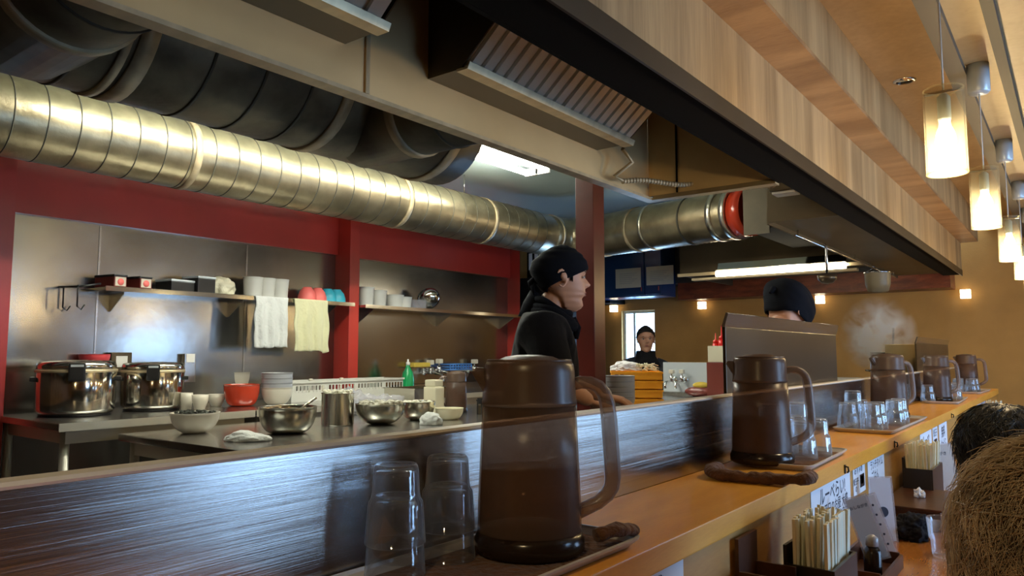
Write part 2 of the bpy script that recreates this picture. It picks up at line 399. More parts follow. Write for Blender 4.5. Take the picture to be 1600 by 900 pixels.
obj('rim', loc(add_prism(bm_new(), [(-.675, 1.1462), (-.6495, 1.1462), (-.6475, 1.149), (-.651, 1.152), (-.675, 1.152)], 'y', -.6, YE), pt), M['rim'], pt)
for k, y in enumerate((1.87, 2.464, 3.72)):
    c = bm_new(); add_tube(c, [(-.448, y, .984), (-.440, y, .983), (-.439, y, .974), (-.442, y, .970)], .0022, 8)
    add_box(c, -.4478, -.4455, y-.005, y+.005, .968, .988)
    tag(obj('coat_hook', c, M['black']), ['small black hook on counter edge above the big handwritten notice', 'small black hook on counter edge below second water tray', 'small black hook on counter edge by the far notices'][k], 'hook', 'hooks along the counter edge')
# splash shields on the partition
def shield(y0, y1, zt, label):
    t = thing('splash_shield', label, 'shield', (-.69, (y0+y1)/2, 1.0))
    obj('sheet', loc(B(-.690, -.682, y0, y1, 1.0, zt-.035, bev=.002), t), M['shield'], t)
    c = bm_new(); add_prism(c, [(-.690, zt-.0348), (-.682, zt-.0348), (-.672, zt-.002), (-.678, zt)], 'y', y0-.004, y1+.004); obj('flared_lip', loc(c, t), M['steel'], t)
    obj('foot', loc(B(-.712, -.6902, y0+.02, y1-.02, 1.0, 1.012), t), M['steel'], t)
shield(P(1140, 490, 'x', -.67).y, P(1311, 508, 'x', -.67).y, P(1140, 488, 'x', -.67).z, 'wide warm steel splash shield with pale flared top, cook bending behind it')
shield(P(1435, 527, 'x', -.67).y, P(1484, 530, 'x', -.67).y, P(1435, 526, 'x', -.67).z, 'small dark splash shield behind the fourth water pitcher, far from the cooks')
# ================================================================== KITCHEN TABLES
def table(name, label, x0, x1, y0, y1, z, cat='table', apron=.06, legs=True, back=0, nleg=2):
    t = thing(name, label, cat, ((x0+x1)/2, (y0+y1)/2, 0))
    obj('table_top', loc(B(x0, x1, y0, y1, z-.03, z, bev=.004), t), M['steel'], t)
    obj('edge_strip', loc(B(x1+.0002, x1+.004, y0, y1, z-.034, z+.001), t), M['edge'], t)  # added strip, paints the lit front edge of the table
    c = bm_new()
    add_box(c, x1-.045, x1-.03, y0+.04, y1-.04, z-.03-apron, z-.0302); add_box(c, x0+.03, x0+.045, y0+.04, y1-.04, z-.03-apron, z-.0302)
    add_box(c, x0+.046, x1-.046, y0+.04, y0+.055, z-.03-apron, z-.0302)
    obj('apron', loc(c, t), M['edge'], t)
    for i in range(nleg):
        yy = y0+.05 + (y1-y0-.1)*i/(nleg-1)
        for xx in (x0+.05, x1-.06): obj('leg', loc(add_lathe(bm_new(), [(.019, 0), (.019, z-.031)], (xx, yy, 0), 12), t), M['edge'], t)
    obj('lower_shelf', loc(B(x0+.075, x1-.085, y0+.08, y1-.08, .2, .215), t), M['steel'], t)
    if back: obj('backsplash', loc(B(x0+.0, x0+.012, y0, y1, z, z+back), t), M['steel'], t)
    return t
wx1 = P(400, 641, 'z', .95).x
wy0 = P(66, 659, 'z', .95).y; wym = P(402, 641, 'z', .95).y
table('wall_table', 'steel wall table carrying the two rice cookers', XW+.03, wx1, wy0, wym-.01, .95, nleg=2)
table('wall_table', 'steel wall table under the red bowl, bowl stacks and white basket', XW+.03, wx1, wym, 3.95, .95, nleg=2)
ix1 = P(378, 705, 'z', .9).x; iy0 = P(378, 705, 'z', .9).y
it = table('prep_table', 'steel preparation table loaded with mixing bowls, pot and white bottle', -3.32, ix1, iy0, 4.05, .9, nleg=3)
sk = table('sink_unit', 'steel sink counter with taps along the far end of the steel wall', XW+.03, -3.62, 4.0, 5.35, .95, nleg=2, back=.05)
obj('basin', loc(B(-4.0, -3.72, 4.3, 5.1, .78, .9495), sk), M['hooddark'], sk)
# table behind the partition, right of the post
tb = table('service_table', 'steel service table under the orange crates beyond the red post', -1.95, -1.32, 2.86, 4.16, 1.0, nleg=2)
table('side_table', 'small steel side table under the hands of the first cook', -1.29, -.98, 2.38, 2.84, 1.0, nleg=2)
c0 = AT(1042, 566, 4.2); c1 = AT(1118, 566, 4.2)
dd = (c1-c0).normalized()
# ================================================================== HOOD
HZ = 1.85; HB = -1.31
hd = thing('range_hood', 'long greasy steel extraction hood with two slanted baffle filter banks', 'range hood', (-1.0, 1.0, 1.85))
c = bm_new(); add_box(c, -.80, -.6755, -1.5, 6.6, HZ, 1.8675); add_box(c, -.812, -.8005, -1.5, 2.62, HZ, 2.5)
obj('front_gutter', loc(c, hd), M['hoodblack'], hd)
c = bm_new(); add_box(c, -.6752, -.669, -1.5, 6.6, HZ-.012, HZ+.035); obj('edge_trim', loc(c, hd), M['hooddark'], hd)
ysm = P(572, 145, 'x', HB).y
c = bm_new(); add_box(c, HB-.012, HB, -1.5, ysm-.002, HZ+.012, 2.5); add_box(c, HB-.012, HB, ysm+.002, 2.6, HZ+.012, 2.5)
obj('back_wall', loc(c, hd), M['hood'], hd)
c = bm_new(); add_prism(c, [(HB-.016, HZ-.006), (HB+.022, HZ-.006), (HB+.022, HZ+.004), (HB+.001, HZ+.012), (HB-.016, HZ+.012)], 'y', -1.5, 2.63)
obj('bottom_lip', loc(c, hd), M['hoodlip'], hd)
c = bm_new(); add_box(c, HB, HB+.006, ysm-.006, ysm+.006, HZ+.0125, 2.5); obj('joint_strip', loc(c, hd), M['hoodlip'], hd)
c = bm_new(); add_box(c, HB+.0005, -.8125, 2.6, 2.612, HZ+.013, 2.5)
obj('end_wall', loc(c, hd), M['hood'], hd)
obj('end_lip', loc(add_prism(bm_new(), [(2.585, HZ-.006), (2.63, HZ-.006), (2.63, HZ+.0125), (2.595, HZ+.0125)], 'x', HB+.023, -.8125), hd), M['hoodlip'], hd)
yj = P(998, 260, 'x', -1.2).y
obj('joint_strip', loc(B(-1.19, -1.185, 2.592, 2.5995, HZ+.013, 2.5), hd), M['hoodblack'], hd)
obj('top_panel', loc(B(HB, -.80, -1.5, 2.61, 2.5005, 2.51), hd), M['hooddark'], hd)
def filter_bank(y0, y1, npan):
    A = (-1.187, 1.965); T = (-1.07, 2.066)
    c = bm_new()
    add_box(c, HB+.001, -1.19, y0, y1, 1.962, 1.968)                                  # underside
    add_prism(c, [(HB+.001, 1.9685), (-1.19, 1.9685), (-1.075, 2.066), (-1.075, 2.30), (HB+.001, 2.30)], 'y', y0, y0+.004)
    add_prism(c, [(HB+.001, 1.9685), (-1.19, 1.9685), (-1.075, 2.066), (-1.075, 2.30), (HB+.001, 2.30)], 'y', y1-.004, y1)
    obj('filter_box', loc(c, hd), M['hooddark'], hd)
    obj('grease_trough', loc(add_prism(bm_new(), [(-1.205, 1.955), (-1.168, 1.955), (-1.160, 1.972), (-1.164, 1.975), (-1.172, 1.961), (-1.205, 1.9615)], 'y', y0-.005, y1+.005), hd), M['hoodlip'], hd)
    d = Vector((T[0]-A[0], 0, T[1]-A[1])); ln = d.length; d.normalize(); nrm = Vector((d.z, 0, -d.x))
    for p in range(npan):
        a = y0+.006+(y1-y0-.012)*p/npan; b = y0+.006+(y1-y0-.012)*(p+1)/npan-.004
        c = bm_new(); n = 9; w_ = (b-a)/n
        back = Vector((A[0], 0, A[1]))
        def pt(s, y, h): q = back + d*s + nrm*h; return (q.x, y, q.z)
        def slab(s0, s1, ya, yb, h0, h1):
            vs = [c.verts.new(pt(s, y, h)) for s in (s0, s1) for y in (ya, yb) for h in (h0, h1)]
            for f in ((0, 1, 3, 2), (4, 6, 7, 5), (0, 4, 5, 1), (2, 3, 7, 6), (0, 2, 6, 4), (1, 5, 7, 3)): c.faces.new([vs[i] for i in f])
        slab(0, ln, a, b, -.012, -.009)
        for k in range(n):
            yy = a+k*w_
            # each slat is a folded channel: raised flat with two turned-down edges
            slab(.006, ln-.004, yy+w_*.16, yy+w_*.84, .000, .003)
            slab(.006, ln-.004, yy+w_*.16, yy+w_*.22, -.008, .000); slab(.006, ln-.004, yy+w_*.78, yy+w_*.84, -.008, .000)
        slab(0, .008, a, b, -.008, .004); slab(ln-.006, ln, a, b, -.008, .004)
        bmesh.ops.recalc_face_normals(c, faces=c.faces[:])
        f = obj('baffle_filter', loc(c, hd), M['baffle'], hd)
        h = bm_new(); yc = (a+b)/2
        for s_ in (-.25, .25):
            yy = yc+s_*(b-a); add_tube(h, [pt(.004, yy-.008, .004), pt(.004, yy-.008, .012), pt(.004, yy+.008, .012), pt(.004, yy+.008, .004)], .0016, 6)
        obj('latch', loc(h, hd), M['chrome'], f)
filter_bank(.02, 1.075, 2)
filter_bank(1.35, 2.205, 2)
# second hood section
h2 = thing('extraction_plenum', 'dark steel extraction box past the main hood, joined to the bright duct', 'extraction box', (-1.2, 4.5, 1.85))
HX2 = P(1231, 357, 'z', HZ+.02).x
c = bm_new(); add_box(c, HX2, -.8005, 3.45, 6.6, HZ+.02, HZ+.03); obj('underside', loc(c, h2), M['hooddark'], h2)
bxA = P(1163, 325, 'y', 4.60)
c = bm_new(); add_box(c, bxA.x, -.82, 4.60, 5.6, 2.03, 2.5); obj('duct_box', loc(c, h2), M['hoodblack'], h2)
c = bm_new(); add_box(c, bxA.x-.004, bxA.x+.16, 4.588, 4.5995, P(1163, 368, 'y', 4.6).z, 2.45); obj('end_plate', loc(c, h2), M['hooddark2'], h2)
c = bm_new(); add_box(c, HX2-.01, HX2, 3.45, 6.6, HZ+.0, HZ+.06); obj('side_lip', loc(c, h2), M['hooddark'], h2)
c = bm_new(); add_box(c, HX2, -.8005, 3.43, 3.448, HZ+.005, HZ+.16); obj('front_lip', loc(c, h2), M['hooddark'], h2)
q = P(1228, 300, 'y', 3.3)
t = thing('hood_lamp', 'small square lamp recessed under the dark hood edge', 'lamp', (q.x, 3.3, q.z))
obj('housing', B(-.06, .06, -.05, .05, 0, .05, bev=.004), M['hooddark'], t); obj('lens', B(-.05, .05, -.04, .04, -.012, -.0005, bev=.003), M['white'], t)
obj('bracket', B(.0, .012, -.006, .006, .05, 2.5-q.z), M['hooddark'], t)
# flexible conduit
c = bm_new()
pts = [P(963, 245, 'x', -1.25), P(965, 262, 'y', 2.56), P(975, 283, 'y', 2.50)]
pA = P(975, 283, 'z', 1.862); pB = P(1210, 292, 'z', 1.93)
pts = [Vector((-1.22, 2.23, 1.958)), Vector((-1.22, 2.30, 1.925)), pA+Vector((-.01, -.05, .01)), pA] + [pA.lerp(pB, k/14)+Vector((0, 0, .006*math.sin(k))) for k in range(1, 15)]
add_tube(c, pts, .0075, 10)
for i in range(3, len(pts)-1):
    for s in range(4):
        a = pts[i].lerp(pts[i+1], s/4); d = (pts[i+1]-pts[i]).normalized()*.006; add_tube(c, [a-d, a+d], .0095, 10)
tag(obj('flexible_conduit', c, M['band']), 'thin flexible metal conduit running from the filter bank to the dark hood', 'conduit')
# ================================================================== DUCTS
def resample(pts, step):
    out = [pts[0]]
    for a, b in zip(pts, pts[1:]):
        n = max(1, int((b-a).length/step))
        out += [a.lerp(b, k/n) for k in range(1, n+1)]
    return out
def arc3(p0, p1, p2, n=8):
    return [p0*(1-t)**2+p1*2*t*(1-t)+p2*t*t for t in [k/n for k in range(n+1)]]
XC = -3.5; ZC = 2.235; RC = .171
d1 = thing('exhaust_duct', 'long bright ribbed metal duct running under the kitchen ceiling', 'duct', (XC, 3, ZC))
y_el = 5.05
pend = Vector((bxA.x-.03, 4.85, 2.2)); pel = Vector((XC, 5.35, ZC))
c = bm_new()
add_tube(c, [(XC, -1.8+k*.2, ZC) for k in range(0, 35)], RC, 40)
obj('straight_pipe', loc(c, d1), M['duct'], d1)
el = arc3(Vector((XC, 5.0, ZC)), Vector((XC, 5.42, ZC)), Vector((XC+.42, 5.30, ZC-.01)), 10)
c = bm_new(); add_tube(c, el, RC*1.0, 36); obj('elbow', loc(c, d1), M['duct'], d1)
c = bm_new(); a = el[-1]; bb = Vector((bxA.x-.12, 4.86, 2.195))
for k in range(0, 30):                              # corrugated flexible length
    pass
pts = resample([a, bb], .02); rr = [RC*(1.0+.02*(i % 2)) for i in range(len(pts))]
add_tube(c, pts, rr, 36); obj('flexible_pipe', loc(c, d1), M['duct'], d1)
ax = (bb-a).normalized()
def ring(name, p, dirv, w_, r, mat, parent):
    c = bm_new(); add_tube(c, [p-dirv*w_/2, p+dirv*w_/2], r, 40); return obj(name, loc(c, parent), mat, parent)
Yv = Vector((0, 1, 0))
c = bm_new()
yy = .2
while yy < 4.9:
    add_tube(c, [(XC, yy-.0025, ZC), (XC, yy+.0025, ZC)], RC+.0018, 40); yy += .125
obj('seams', loc(c, d1), M['seam'], d1)
for y in (1.86, 3.30, 4.18):
    ring('tape_band', Vector((XC, y, ZC)), Yv, .035, RC+.004, M['band'], d1)
ring('clamp', el[1], Yv, .03, RC+.008, M['foiltape'], d1); ring('clamp', el[-1], ax, .05, RC+.008, M['foiltape'], d1)
for f_ in (.30, .42): ring('tape_band', a.lerp(bb, f_), ax, .03, RC+.008, M['foiltape'] if f_ > .4 else M['band'], d1)
ring('dark_band', a.lerp(bb, .70), ax, .012, RC+.008, M['seam'], d1)
for f_ in (.90, .985): ring('clamp', a.lerp(bb, f_), ax, .045, RC+.010, M['foiltape'], d1)
ring('red_collar', bb+ax*.06, ax, .11, RC-.004, M['lacquer'], d1)
# hanger
t = thing('duct_hanger', 'thin wire hanger holding the bright duct to the kitchen ceiling', 'hanger', (XC+.02, 3.3, 2.55))
c = bm_new(); add_tube(c, [(0, 0, 0), (0, 0, -.04)], .012, 10); obj('ceiling_cap', c, M['steel'], t)
c = bm_new(); add_tube(c, [(0, 0, -.04), (0, 0, -.09)], .004, 8); add_tube(c, [(0, 0, -.085), (-.07, 0, -.145)], .004, 8); add_tube(c, [(0, 0, -.085), (.06, 0, -.15)], .004, 8); obj('wire', c, M['black'], t)
# dark upper duct with two branches to the hood
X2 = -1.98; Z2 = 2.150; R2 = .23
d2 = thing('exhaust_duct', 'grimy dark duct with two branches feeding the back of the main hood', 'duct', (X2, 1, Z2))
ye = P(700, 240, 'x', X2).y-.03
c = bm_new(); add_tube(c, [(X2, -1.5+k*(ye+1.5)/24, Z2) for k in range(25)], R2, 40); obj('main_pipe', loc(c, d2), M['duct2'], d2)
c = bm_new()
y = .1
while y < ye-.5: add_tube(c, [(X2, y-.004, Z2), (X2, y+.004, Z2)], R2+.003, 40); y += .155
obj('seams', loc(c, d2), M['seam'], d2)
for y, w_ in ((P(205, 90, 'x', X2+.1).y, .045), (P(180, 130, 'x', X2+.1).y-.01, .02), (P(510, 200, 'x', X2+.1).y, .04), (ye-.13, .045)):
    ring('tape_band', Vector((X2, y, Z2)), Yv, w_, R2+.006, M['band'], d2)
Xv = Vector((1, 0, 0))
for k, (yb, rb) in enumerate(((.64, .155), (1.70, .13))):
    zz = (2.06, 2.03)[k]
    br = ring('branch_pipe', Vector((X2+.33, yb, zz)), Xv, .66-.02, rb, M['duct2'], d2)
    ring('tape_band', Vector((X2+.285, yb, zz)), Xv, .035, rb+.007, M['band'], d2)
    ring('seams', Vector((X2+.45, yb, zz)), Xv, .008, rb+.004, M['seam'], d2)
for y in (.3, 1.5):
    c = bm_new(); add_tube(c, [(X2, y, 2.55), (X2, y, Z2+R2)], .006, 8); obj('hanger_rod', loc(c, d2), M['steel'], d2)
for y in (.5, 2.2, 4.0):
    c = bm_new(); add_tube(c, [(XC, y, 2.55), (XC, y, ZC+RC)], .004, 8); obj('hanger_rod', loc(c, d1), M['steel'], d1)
# ================================================================== LAMPS
def fluorescent(name, label, p, length, axis, mat, power, col, zoff=0):
    t = thing(name, label, 'lamp', p, 0 if axis == 'y' else -PI/2)
    obj('housing', B(-.045, .045, -length/2, length/2, -.05, 0, bev=.004), M['white'], t)
    for s in (-.085, .085):
        c = bm_new(); add_tube(c, [(s, -length/2+.03, -.075), (s, length/2-.03, -.075)], .019, 14); obj('tube', c, mat, t)
        for e in (-1, 1): obj('socket', B(min(s, 0)-.012, max(s, 0)+.012, e*(length/2-.012)-.012, e*(length/2-.012)+.012, -.10, -.0505, bev=.003), M['white'], t)
    return t
fluorescent('ceiling_light', 'bright twin tube ceiling light visible past the dark duct end', (-2.84, 3.36, 2.55), 1.3, 'y', M['tube'], 0, 0)
fluorescent('ceiling_light', 'bright twin tube ceiling light over the rice cookers, hidden above the hood', (-2.84, 1.95, 2.55), 1.3, 'y', M['tube'], 0, 0)
# far canopy hood with warm tube
cy_ = 5.75; cx0 = P(1062, 400, 'y', cy_).x
t = thing('canopy_hood', 'dark canopy hood over the noodle boiler with a lit tube below', 'range hood', (-1.9, 6.2, 1.9))
cz = P(1062, 431, 'y', cy_).z
c = bm_new(); add_box(c, cx0, -1.345, cy_, cy_+.02, cz, 2.5); add_box(c, cx0, cx0+.02, cy_+.0205, 6.9, cz, 2.5); add_box(c, cx0, -1.345, 6.9, 6.95, cz+.1, 2.5)
obj('skirt', loc(c, t), M['hooddark'], t)
obj('lip', loc(B(cx0-.01, -1.0, cy_-.03, cy_-.001, cz-.012, cz+.012), t), M['hoodlip'], t)
a_ = P(1120, 429, 'y', 5.70); b_ = P(1322, 414, 'y', 5.70)
t = thing('tube_light', 'warm glowing strip light mounted along the far canopy edge', 'lamp', ((a_.x+b_.x)/2, 5.69, (a_.z+b_.z)/2))
ln = (b_-a_).length
c = bm_new(); add_tube(c, [(-ln/2, 0, 0), (ln/2, 0, 0)], .024, 16); obj('tube', c, M['tubewarm'], t)
obj('housing', B(-ln/2-.2, ln/2+.08, -.03, .03, -.045, -.026, bev=.003), M['hoodlip'], t)
obj('reflector', add_prism(bm_new(), [(-.02, .026), (.026, .026), (.05, .09), (.045, .09), (.02, .032), (-.02, .032)], 'x', -ln/2, ln/2), M['mirror'], t)
t2 = P(878, 430, 'y', 5.72)
# pendants
PX = -.215
def pendant():
    t = thing('pendant_lamp', '', 'lamp', (PX, 0, 1.66))
    c = bm_new()
    n = 48; prof = []
    # ribbed glass cylinder, open below
    def ringr(r, k): return r*(1+.018*math.cos(24*2*PI*k/n))
    zs = [0, .002, .10, .198, .2]
    T = bmesh.new(); outer = [[T.verts.new((ringr(.042, k)*math.cos(2*PI*k/n), ringr(.042, k)*math.sin(2*PI*k/n), z)) for k in range(n)] for z in (0, .07, .14, .2)]
    inner = [[T.verts.new((.038*math.cos(2*PI*k/n), .038*math.sin(2*PI*k/n), z)) for k in range(n)] for z in (0, .07, .14, .2)]
    for R_ in (outer, inner):
        for A_, B_ in zip(R_, R_[1:]):
            for k in range(n): T.faces.new((A_[k], A_[(k+1) % n], B_[(k+1) % n], B_[k]))
    for k in range(n):
        T.faces.new((outer[0][k], outer[0][(k+1) % n], inner[0][(k+1) % n], inner[0][k])); T.faces.new((outer[-1][k], inner[-1][k], inner[-1][(k+1) % n], outer[-1][(k+1) % n]))
    bmesh.ops.recalc_face_normals(T, faces=T.faces[:])
    for f in T.faces: f.smooth = False
    merge(c, T); obj('glass_shade', c, M['lampglass'], t)
    r1 = bm_new()
    for z in (.199,): add_tube(r1, [(.041*math.cos(2*PI*k/40), .041*math.sin(2*PI*k/40), z) for k in range(41)], .0022, 6, caps=False)
    obj('shade_rim', r1, M['lampglass'], t)
    r1 = bm_new(); add_tube(r1, [(.041*math.cos(2*PI*k/40), .041*math.sin(2*PI*k/40), .001) for k in range(41)], .0026, 6, caps=False); obj('shade_rim', r1, M['lampglass'], t)
    obj('socket', L([(.0, .125), (.013, .125), (.014, .13), (.014, .18), (.007, .188), (.0, .19)], seg=20), M['alu'], t)
    obj('bulb', L([(0, .045), (.012, .048), (.020, .062), (.022, .078), (.018, .098), (.012, .112), (.011, .124), (0, .124)], seg=20), M['bulb'], t)
    c = bm_new(); add_tube(c, [(0, 0, .19), (0, 0, .46)], .0022, 8); obj('cord', c, M['white'], t)
    obj('ceiling_cup', L([(0, .455), (.028, .455), (.033, .462), (.033, .5545), (0, .5545)], seg=28), M['alu'], t)
    obj('cross_bar', B(-.039, .039, -.003, .003, .1905, .1965), M['chrome'], t)
    l = bpy.data.lights.new('bulb_glow', 'POINT'); l.energy = 4.4; l.color = (1, .74, .42); l.shadow_soft_size = .022
    lo = bpy.data.objects.new('bulb_glow', l); COL.objects.link(lo); lo.parent = t; lo.location = (0, 0, .02)
    return t
pl = pendant(); g = 'glass pendant lamps over the counter'
plabels = ['large lit ribbed glass pendant lamp, nearest of the row over the counter', 'second lit glass pendant lamp of the row, counting from the nearest', 'third lit glass pendant lamp of the row, its cord hanging behind the second', 'fourth lit glass pendant lamp at the right edge of the photo, far along', 'fifth lit glass pendant lamp, smallest and farthest of the row', 'lit glass pendant lamp overhead of the photographer, outside the picture']
for k, y in enumerate((1.93, 2.86, 3.97, 5.0, 5.95, -.1)):  # the last lamp is added out of view for warm front light
    o = pl if k == 0 else copy_tree(pl)
    o.location = (PX, y, 1.66); o['label'] = plabels[k]; o['group'] = g
q = P(1413, 126, 'z', 2.305)
t = thing('downlight', 'unlit round chrome downlight in the wooden ceiling', 'lamp', (q.x, q.y, 2.305))
obj('ring', L([(.030, -.006), (.040, -.004), (.042, 0.0005), (.030, .0005), (.030, -.006)], seg=32, caps=False), M['chrome'], t)
obj('reflector', L([(0, -.001), (.029, -.003), (.029, -.001), (0, 0)], seg=24), M['mirror'], t)
# small square glass wall lamps on the far wall
for k, (u, vv) in enumerate(((957, 482), (1095, 477), (1280, 468), (1508, 459))):
    q = P(u, vv, 'y', 7.22)
    t = thing('wall_lamp', ['small lit glass block wall lamp beside the red post', 'small lit glass block wall lamp right of the far window', 'small lit glass block wall lamp beside the bending cook', 'small lit glass block wall lamp under the far end of the wooden beam'][k], 'lamp', (q.x, 7.25, q.z), 0, 'glass block lamps on the far wall')
    obj('back_plate', B(-.03, .03, .03, .0495, -.03, .03), M['chrome'], t)
    c = bm_new()
    for i in (-1, 1):
        for j in (-1, 1): add_box(c, i*.02-.018, i*.02+.018, -.03, .0295, j*.02-.018, j*.02+.018, bev=.004)
    obj('glass_block', c, plain('lit_block_%d' % k, (1, .95, .8), .3, emit=(1, .86, .58), es=1.6), t)
# ================================================================== COUNTER ITEMS
def pitcher():
    t = thing('water_pitcher', '', 'pitcher')
    obj('base_ring', L([(0, 0), (.062, 0), (.068, .004), (.0685, .016), (.066, .0205), (.0645, .026), (0, .026)], seg=48), M['smokebase'], t)
    obj('body', L([(.0645, .0265), (.0640, .06), (.0615, .12), (.0590, .178), (.0570, .178), (.0595, .12), (.0620, .06), (.0625, .0275)], seg=48, caps=False), M['smoke'], t)
    obj('cold_tea', L([(0, .0285), (.0615, .0285), (.0600, .0995), (0, .1005)], seg=40), M['tea'], t)
    obj('lid', L([(0, .1785), (.0596, .1785), (.0598, .183), (.0590, .186), (.0572, .220), (.0560, .228), (.0530, .2335), (.0505, .2335), (.0500, .231), (.044, .2325), (.030, .2385), (.015, .2405), (0, .241)], seg=56), M['smokelid'], t)
    sp = bm_new(); add_prism(sp, [(-.054, .188), (-.064, .204), (-.0745, .222), (-.070, .2255), (-.054, .224)], 'y', -.011, .011, bev=.003)
    obj('spout', sp, M['smokelid'], t)
    h = bm_new()
    path = [(.055, 0, .2035), (.066, 0, .206), (.078, 0, .2055), (.088, 0, .201), (.0955, 0, .192), (.0995, 0, .179), (.1015, 0, .160), (.1045, 0, .110), (.1055, 0, .087), (.104, 0, .076), (.098, 0, .066), (.086, 0, .0565), (.0615, 0, .0455)]
    add_tube(h, path, [.0085, .0085, .0088, .0092, .0098, .0105, .0108, .0108, .0108, .0105, .0098, .0092, .0092], 14, sq=(1.0, .95)); obj('handle', h, M['smokehandle'], t)
    k = bm_new(); add_tube(k, [(.052*math.cos(a), .052*math.sin(a), .2335) for a in [2*PI*i/48 for i in range(49)]], .0018, 6, caps=False); obj('lid_ridge', k, M['smokelid'], t)
    return t
HR = math.atan2(Rv.y, Rv.x)
pit = pitcher()
pspec = [((-.551, .756), HR+.08, 'large nearest water pitcher, smoked brown with half its cold tea, on brown towel tray'),
         ((-.571, 1.665), HR-.25, 'second smoked brown water pitcher, on the rolled brown towel'),
         ((-.575, 3.10), HR+.2, 'third water pitcher, at the back of the wide brown tray beside clustered glasses'),
         ((-.580, 4.35), HR-.1, 'fourth water pitcher, in front of the small dark splash shield'),
         ((-.570, 5.55), HR-.5, 'fifth and smallest looking water pitcher, at the far end of the counter')]
for k, ((x, y), r, lab) in enumerate(pspec):
    o = pit if k == 0 else copy_tree(pit)
    o.location = (x, y, 1.0065 if k in (0, 1, 2) else 1.0005); o.rotation_euler = (0, 0, r); o['label'] = lab; o['group'] = 'smoked water pitchers on the counter'
# trays
def tray(name, label, cx, cy, sx, sy, rz, withtowel=False):
    t = thing(name, label, 'tray', (cx, cy, 1.0), rz)
    def rr(hx, hy, r, z, n=6):
        pts = []
        for qx, qy, a0 in ((1, 1, 0), (-1, 1, PI/2), (-1, -1, PI), (1, -1, 1.5*PI)):
            for i in range(n+1):
                a = a0+PI/2*i/n; pts.append((qx*(hx-r)+r*math.cos(a), qy*(hy-r)+r*math.sin(a), z))
        return pts
    c = bm_new(); hx, hy = sx/2, sy/2; loops = []
    for dx, z in ((-.010, .0005), (0, .010), (.001, .013), (-.003, .0135), (-.004, .010), (-.012, .0035)):
        loops.append([c.verts.new(p) for p in rr(hx+dx, hy+dx, .022, z)])
    for A_, B_ in zip(loops, loops[1:]):
        n = len(A_)
        for i in range(n): c.faces.new((A_[i], A_[(i+1) % n], B_[(i+1) % n], B_[i]))
    bmesh.ops.recalc_face_normals(c, faces=c.faces[:])
    obj('rim', c, M['traylip'], t)
    c = bm_new(); A_ = [c.verts.new(p) for p in rr(hx-.010, hy-.010, .022, .0005)]; B_ = [c.verts.new(p) for p in rr(hx-.0125, hy-.0125, .02, .0035)]
    c.faces.new(A_); c.faces.new(B_)
    for i in range(len(A_)): c.faces.new((A_[i], A_[(i+1) % len(A_)], B_[(i+1) % len(A_)], B_[i]))
    bmesh.ops.recalc_face_normals(c, faces=c.faces[:])
    obj('bed', c, M['tray'], t); return t
tray('serving_tray', 'pale rimmed tray under the nearest pitcher and the two glass stacks', -.553, .690, .176, .40, -.02)
tray('serving_tray', 'pale rimmed tray holding glasses behind the second pitcher', -.533, 1.80, .150, .36, .03)
tray('serving_tray', 'wide brown tray under the third pitcher and the clustered glasses', -.545, 2.83, .178, .66, 0)
tray('serving_tray', 'brown tray with glasses under the fourth pitcher', -.550, 4.40, .16, .5, .03)
tray('serving_tray', 'narrow brown tray at the far end of the counter under the last pitcher', -.545, 5.50, .16, .5, -.03)
def towel_mat(name, label, cx, cy, z, sx, sy, rz, mat, h=.003, wav=.0012, seed=0, roll=None, grp=None):
    """a folded cloth: top surface with creases, thickness h, optionally rolled-up edge"""
    c = bm_new(); nx, ny = 22, 30; top = []; bot = []
    for i in range(nx+1):
        rt, rb = [], []
        for j in range(ny+1):
            x = (i/nx-.5)*sx; y = (j/ny-.5)*sy
            ed = min(1, min(i, nx-i, j, ny-j)/1.5)
            nz = mn.noise(Vector((x*30+seed, y*30, seed)))*wav + mn.noise(Vector((x*90, y*90, seed+3)))*wav*.5
            wob = 1+.02*mn.noise(Vector((x*12+seed, y*12, 5)))
            rt.append(c.verts.new((x*wob, y*wob, h*(.45+.55*ed)+max(-h*.3, nz*ed)))); rb.append(c.verts.new((x*wob, y*wob, 0)))
        top.append(rt); bot.append(rb)
    for i in range(nx):
        for j in range(ny):
            c.faces.new((top[i][j], top[i+1][j], top[i+1][j+1], top[i][j+1])); c.faces.new((bot[i][j], bot[i][j+1], bot[i+1][j+1], bot[i+1][j]))
    for i in range(nx):
        c.faces.new((top[i][0], bot[i][0], bot[i+1][0], top[i+1][0])); c.faces.new((top[i][ny], top[i+1][ny], bot[i+1][ny], bot[i][ny]))
    for j in range(ny):
        c.faces.new((top[0][j], top[0][j+1], bot[0][j+1], bot[0][j])); c.faces.new((top[nx][j], bot[nx][j], bot[nx][j+1], top[nx][j+1]))
    bmesh.ops.recalc_face_normals(c, faces=c.faces[:])
    for f in c.faces: f.smooth = True
    o = obj(name, c, mat); o.location = (cx, cy, z); o.rotation_euler = (0, 0, rz); tag(o, label, 'towel', grp); return o
towel_mat('cloth', 'brown terry cloth spread on the nearest tray under glasses and pitcher', -.553, .690, 1.0037, .146, .365, -.02, M['towelb'], .0026, .0008, 1)
towel_mat('cloth', 'brown cloth lying in the tray behind the second pitcher', -.533, 1.82, 1.0037, .118, .26, .03, M['towelb'], .0026, .0006, 2)
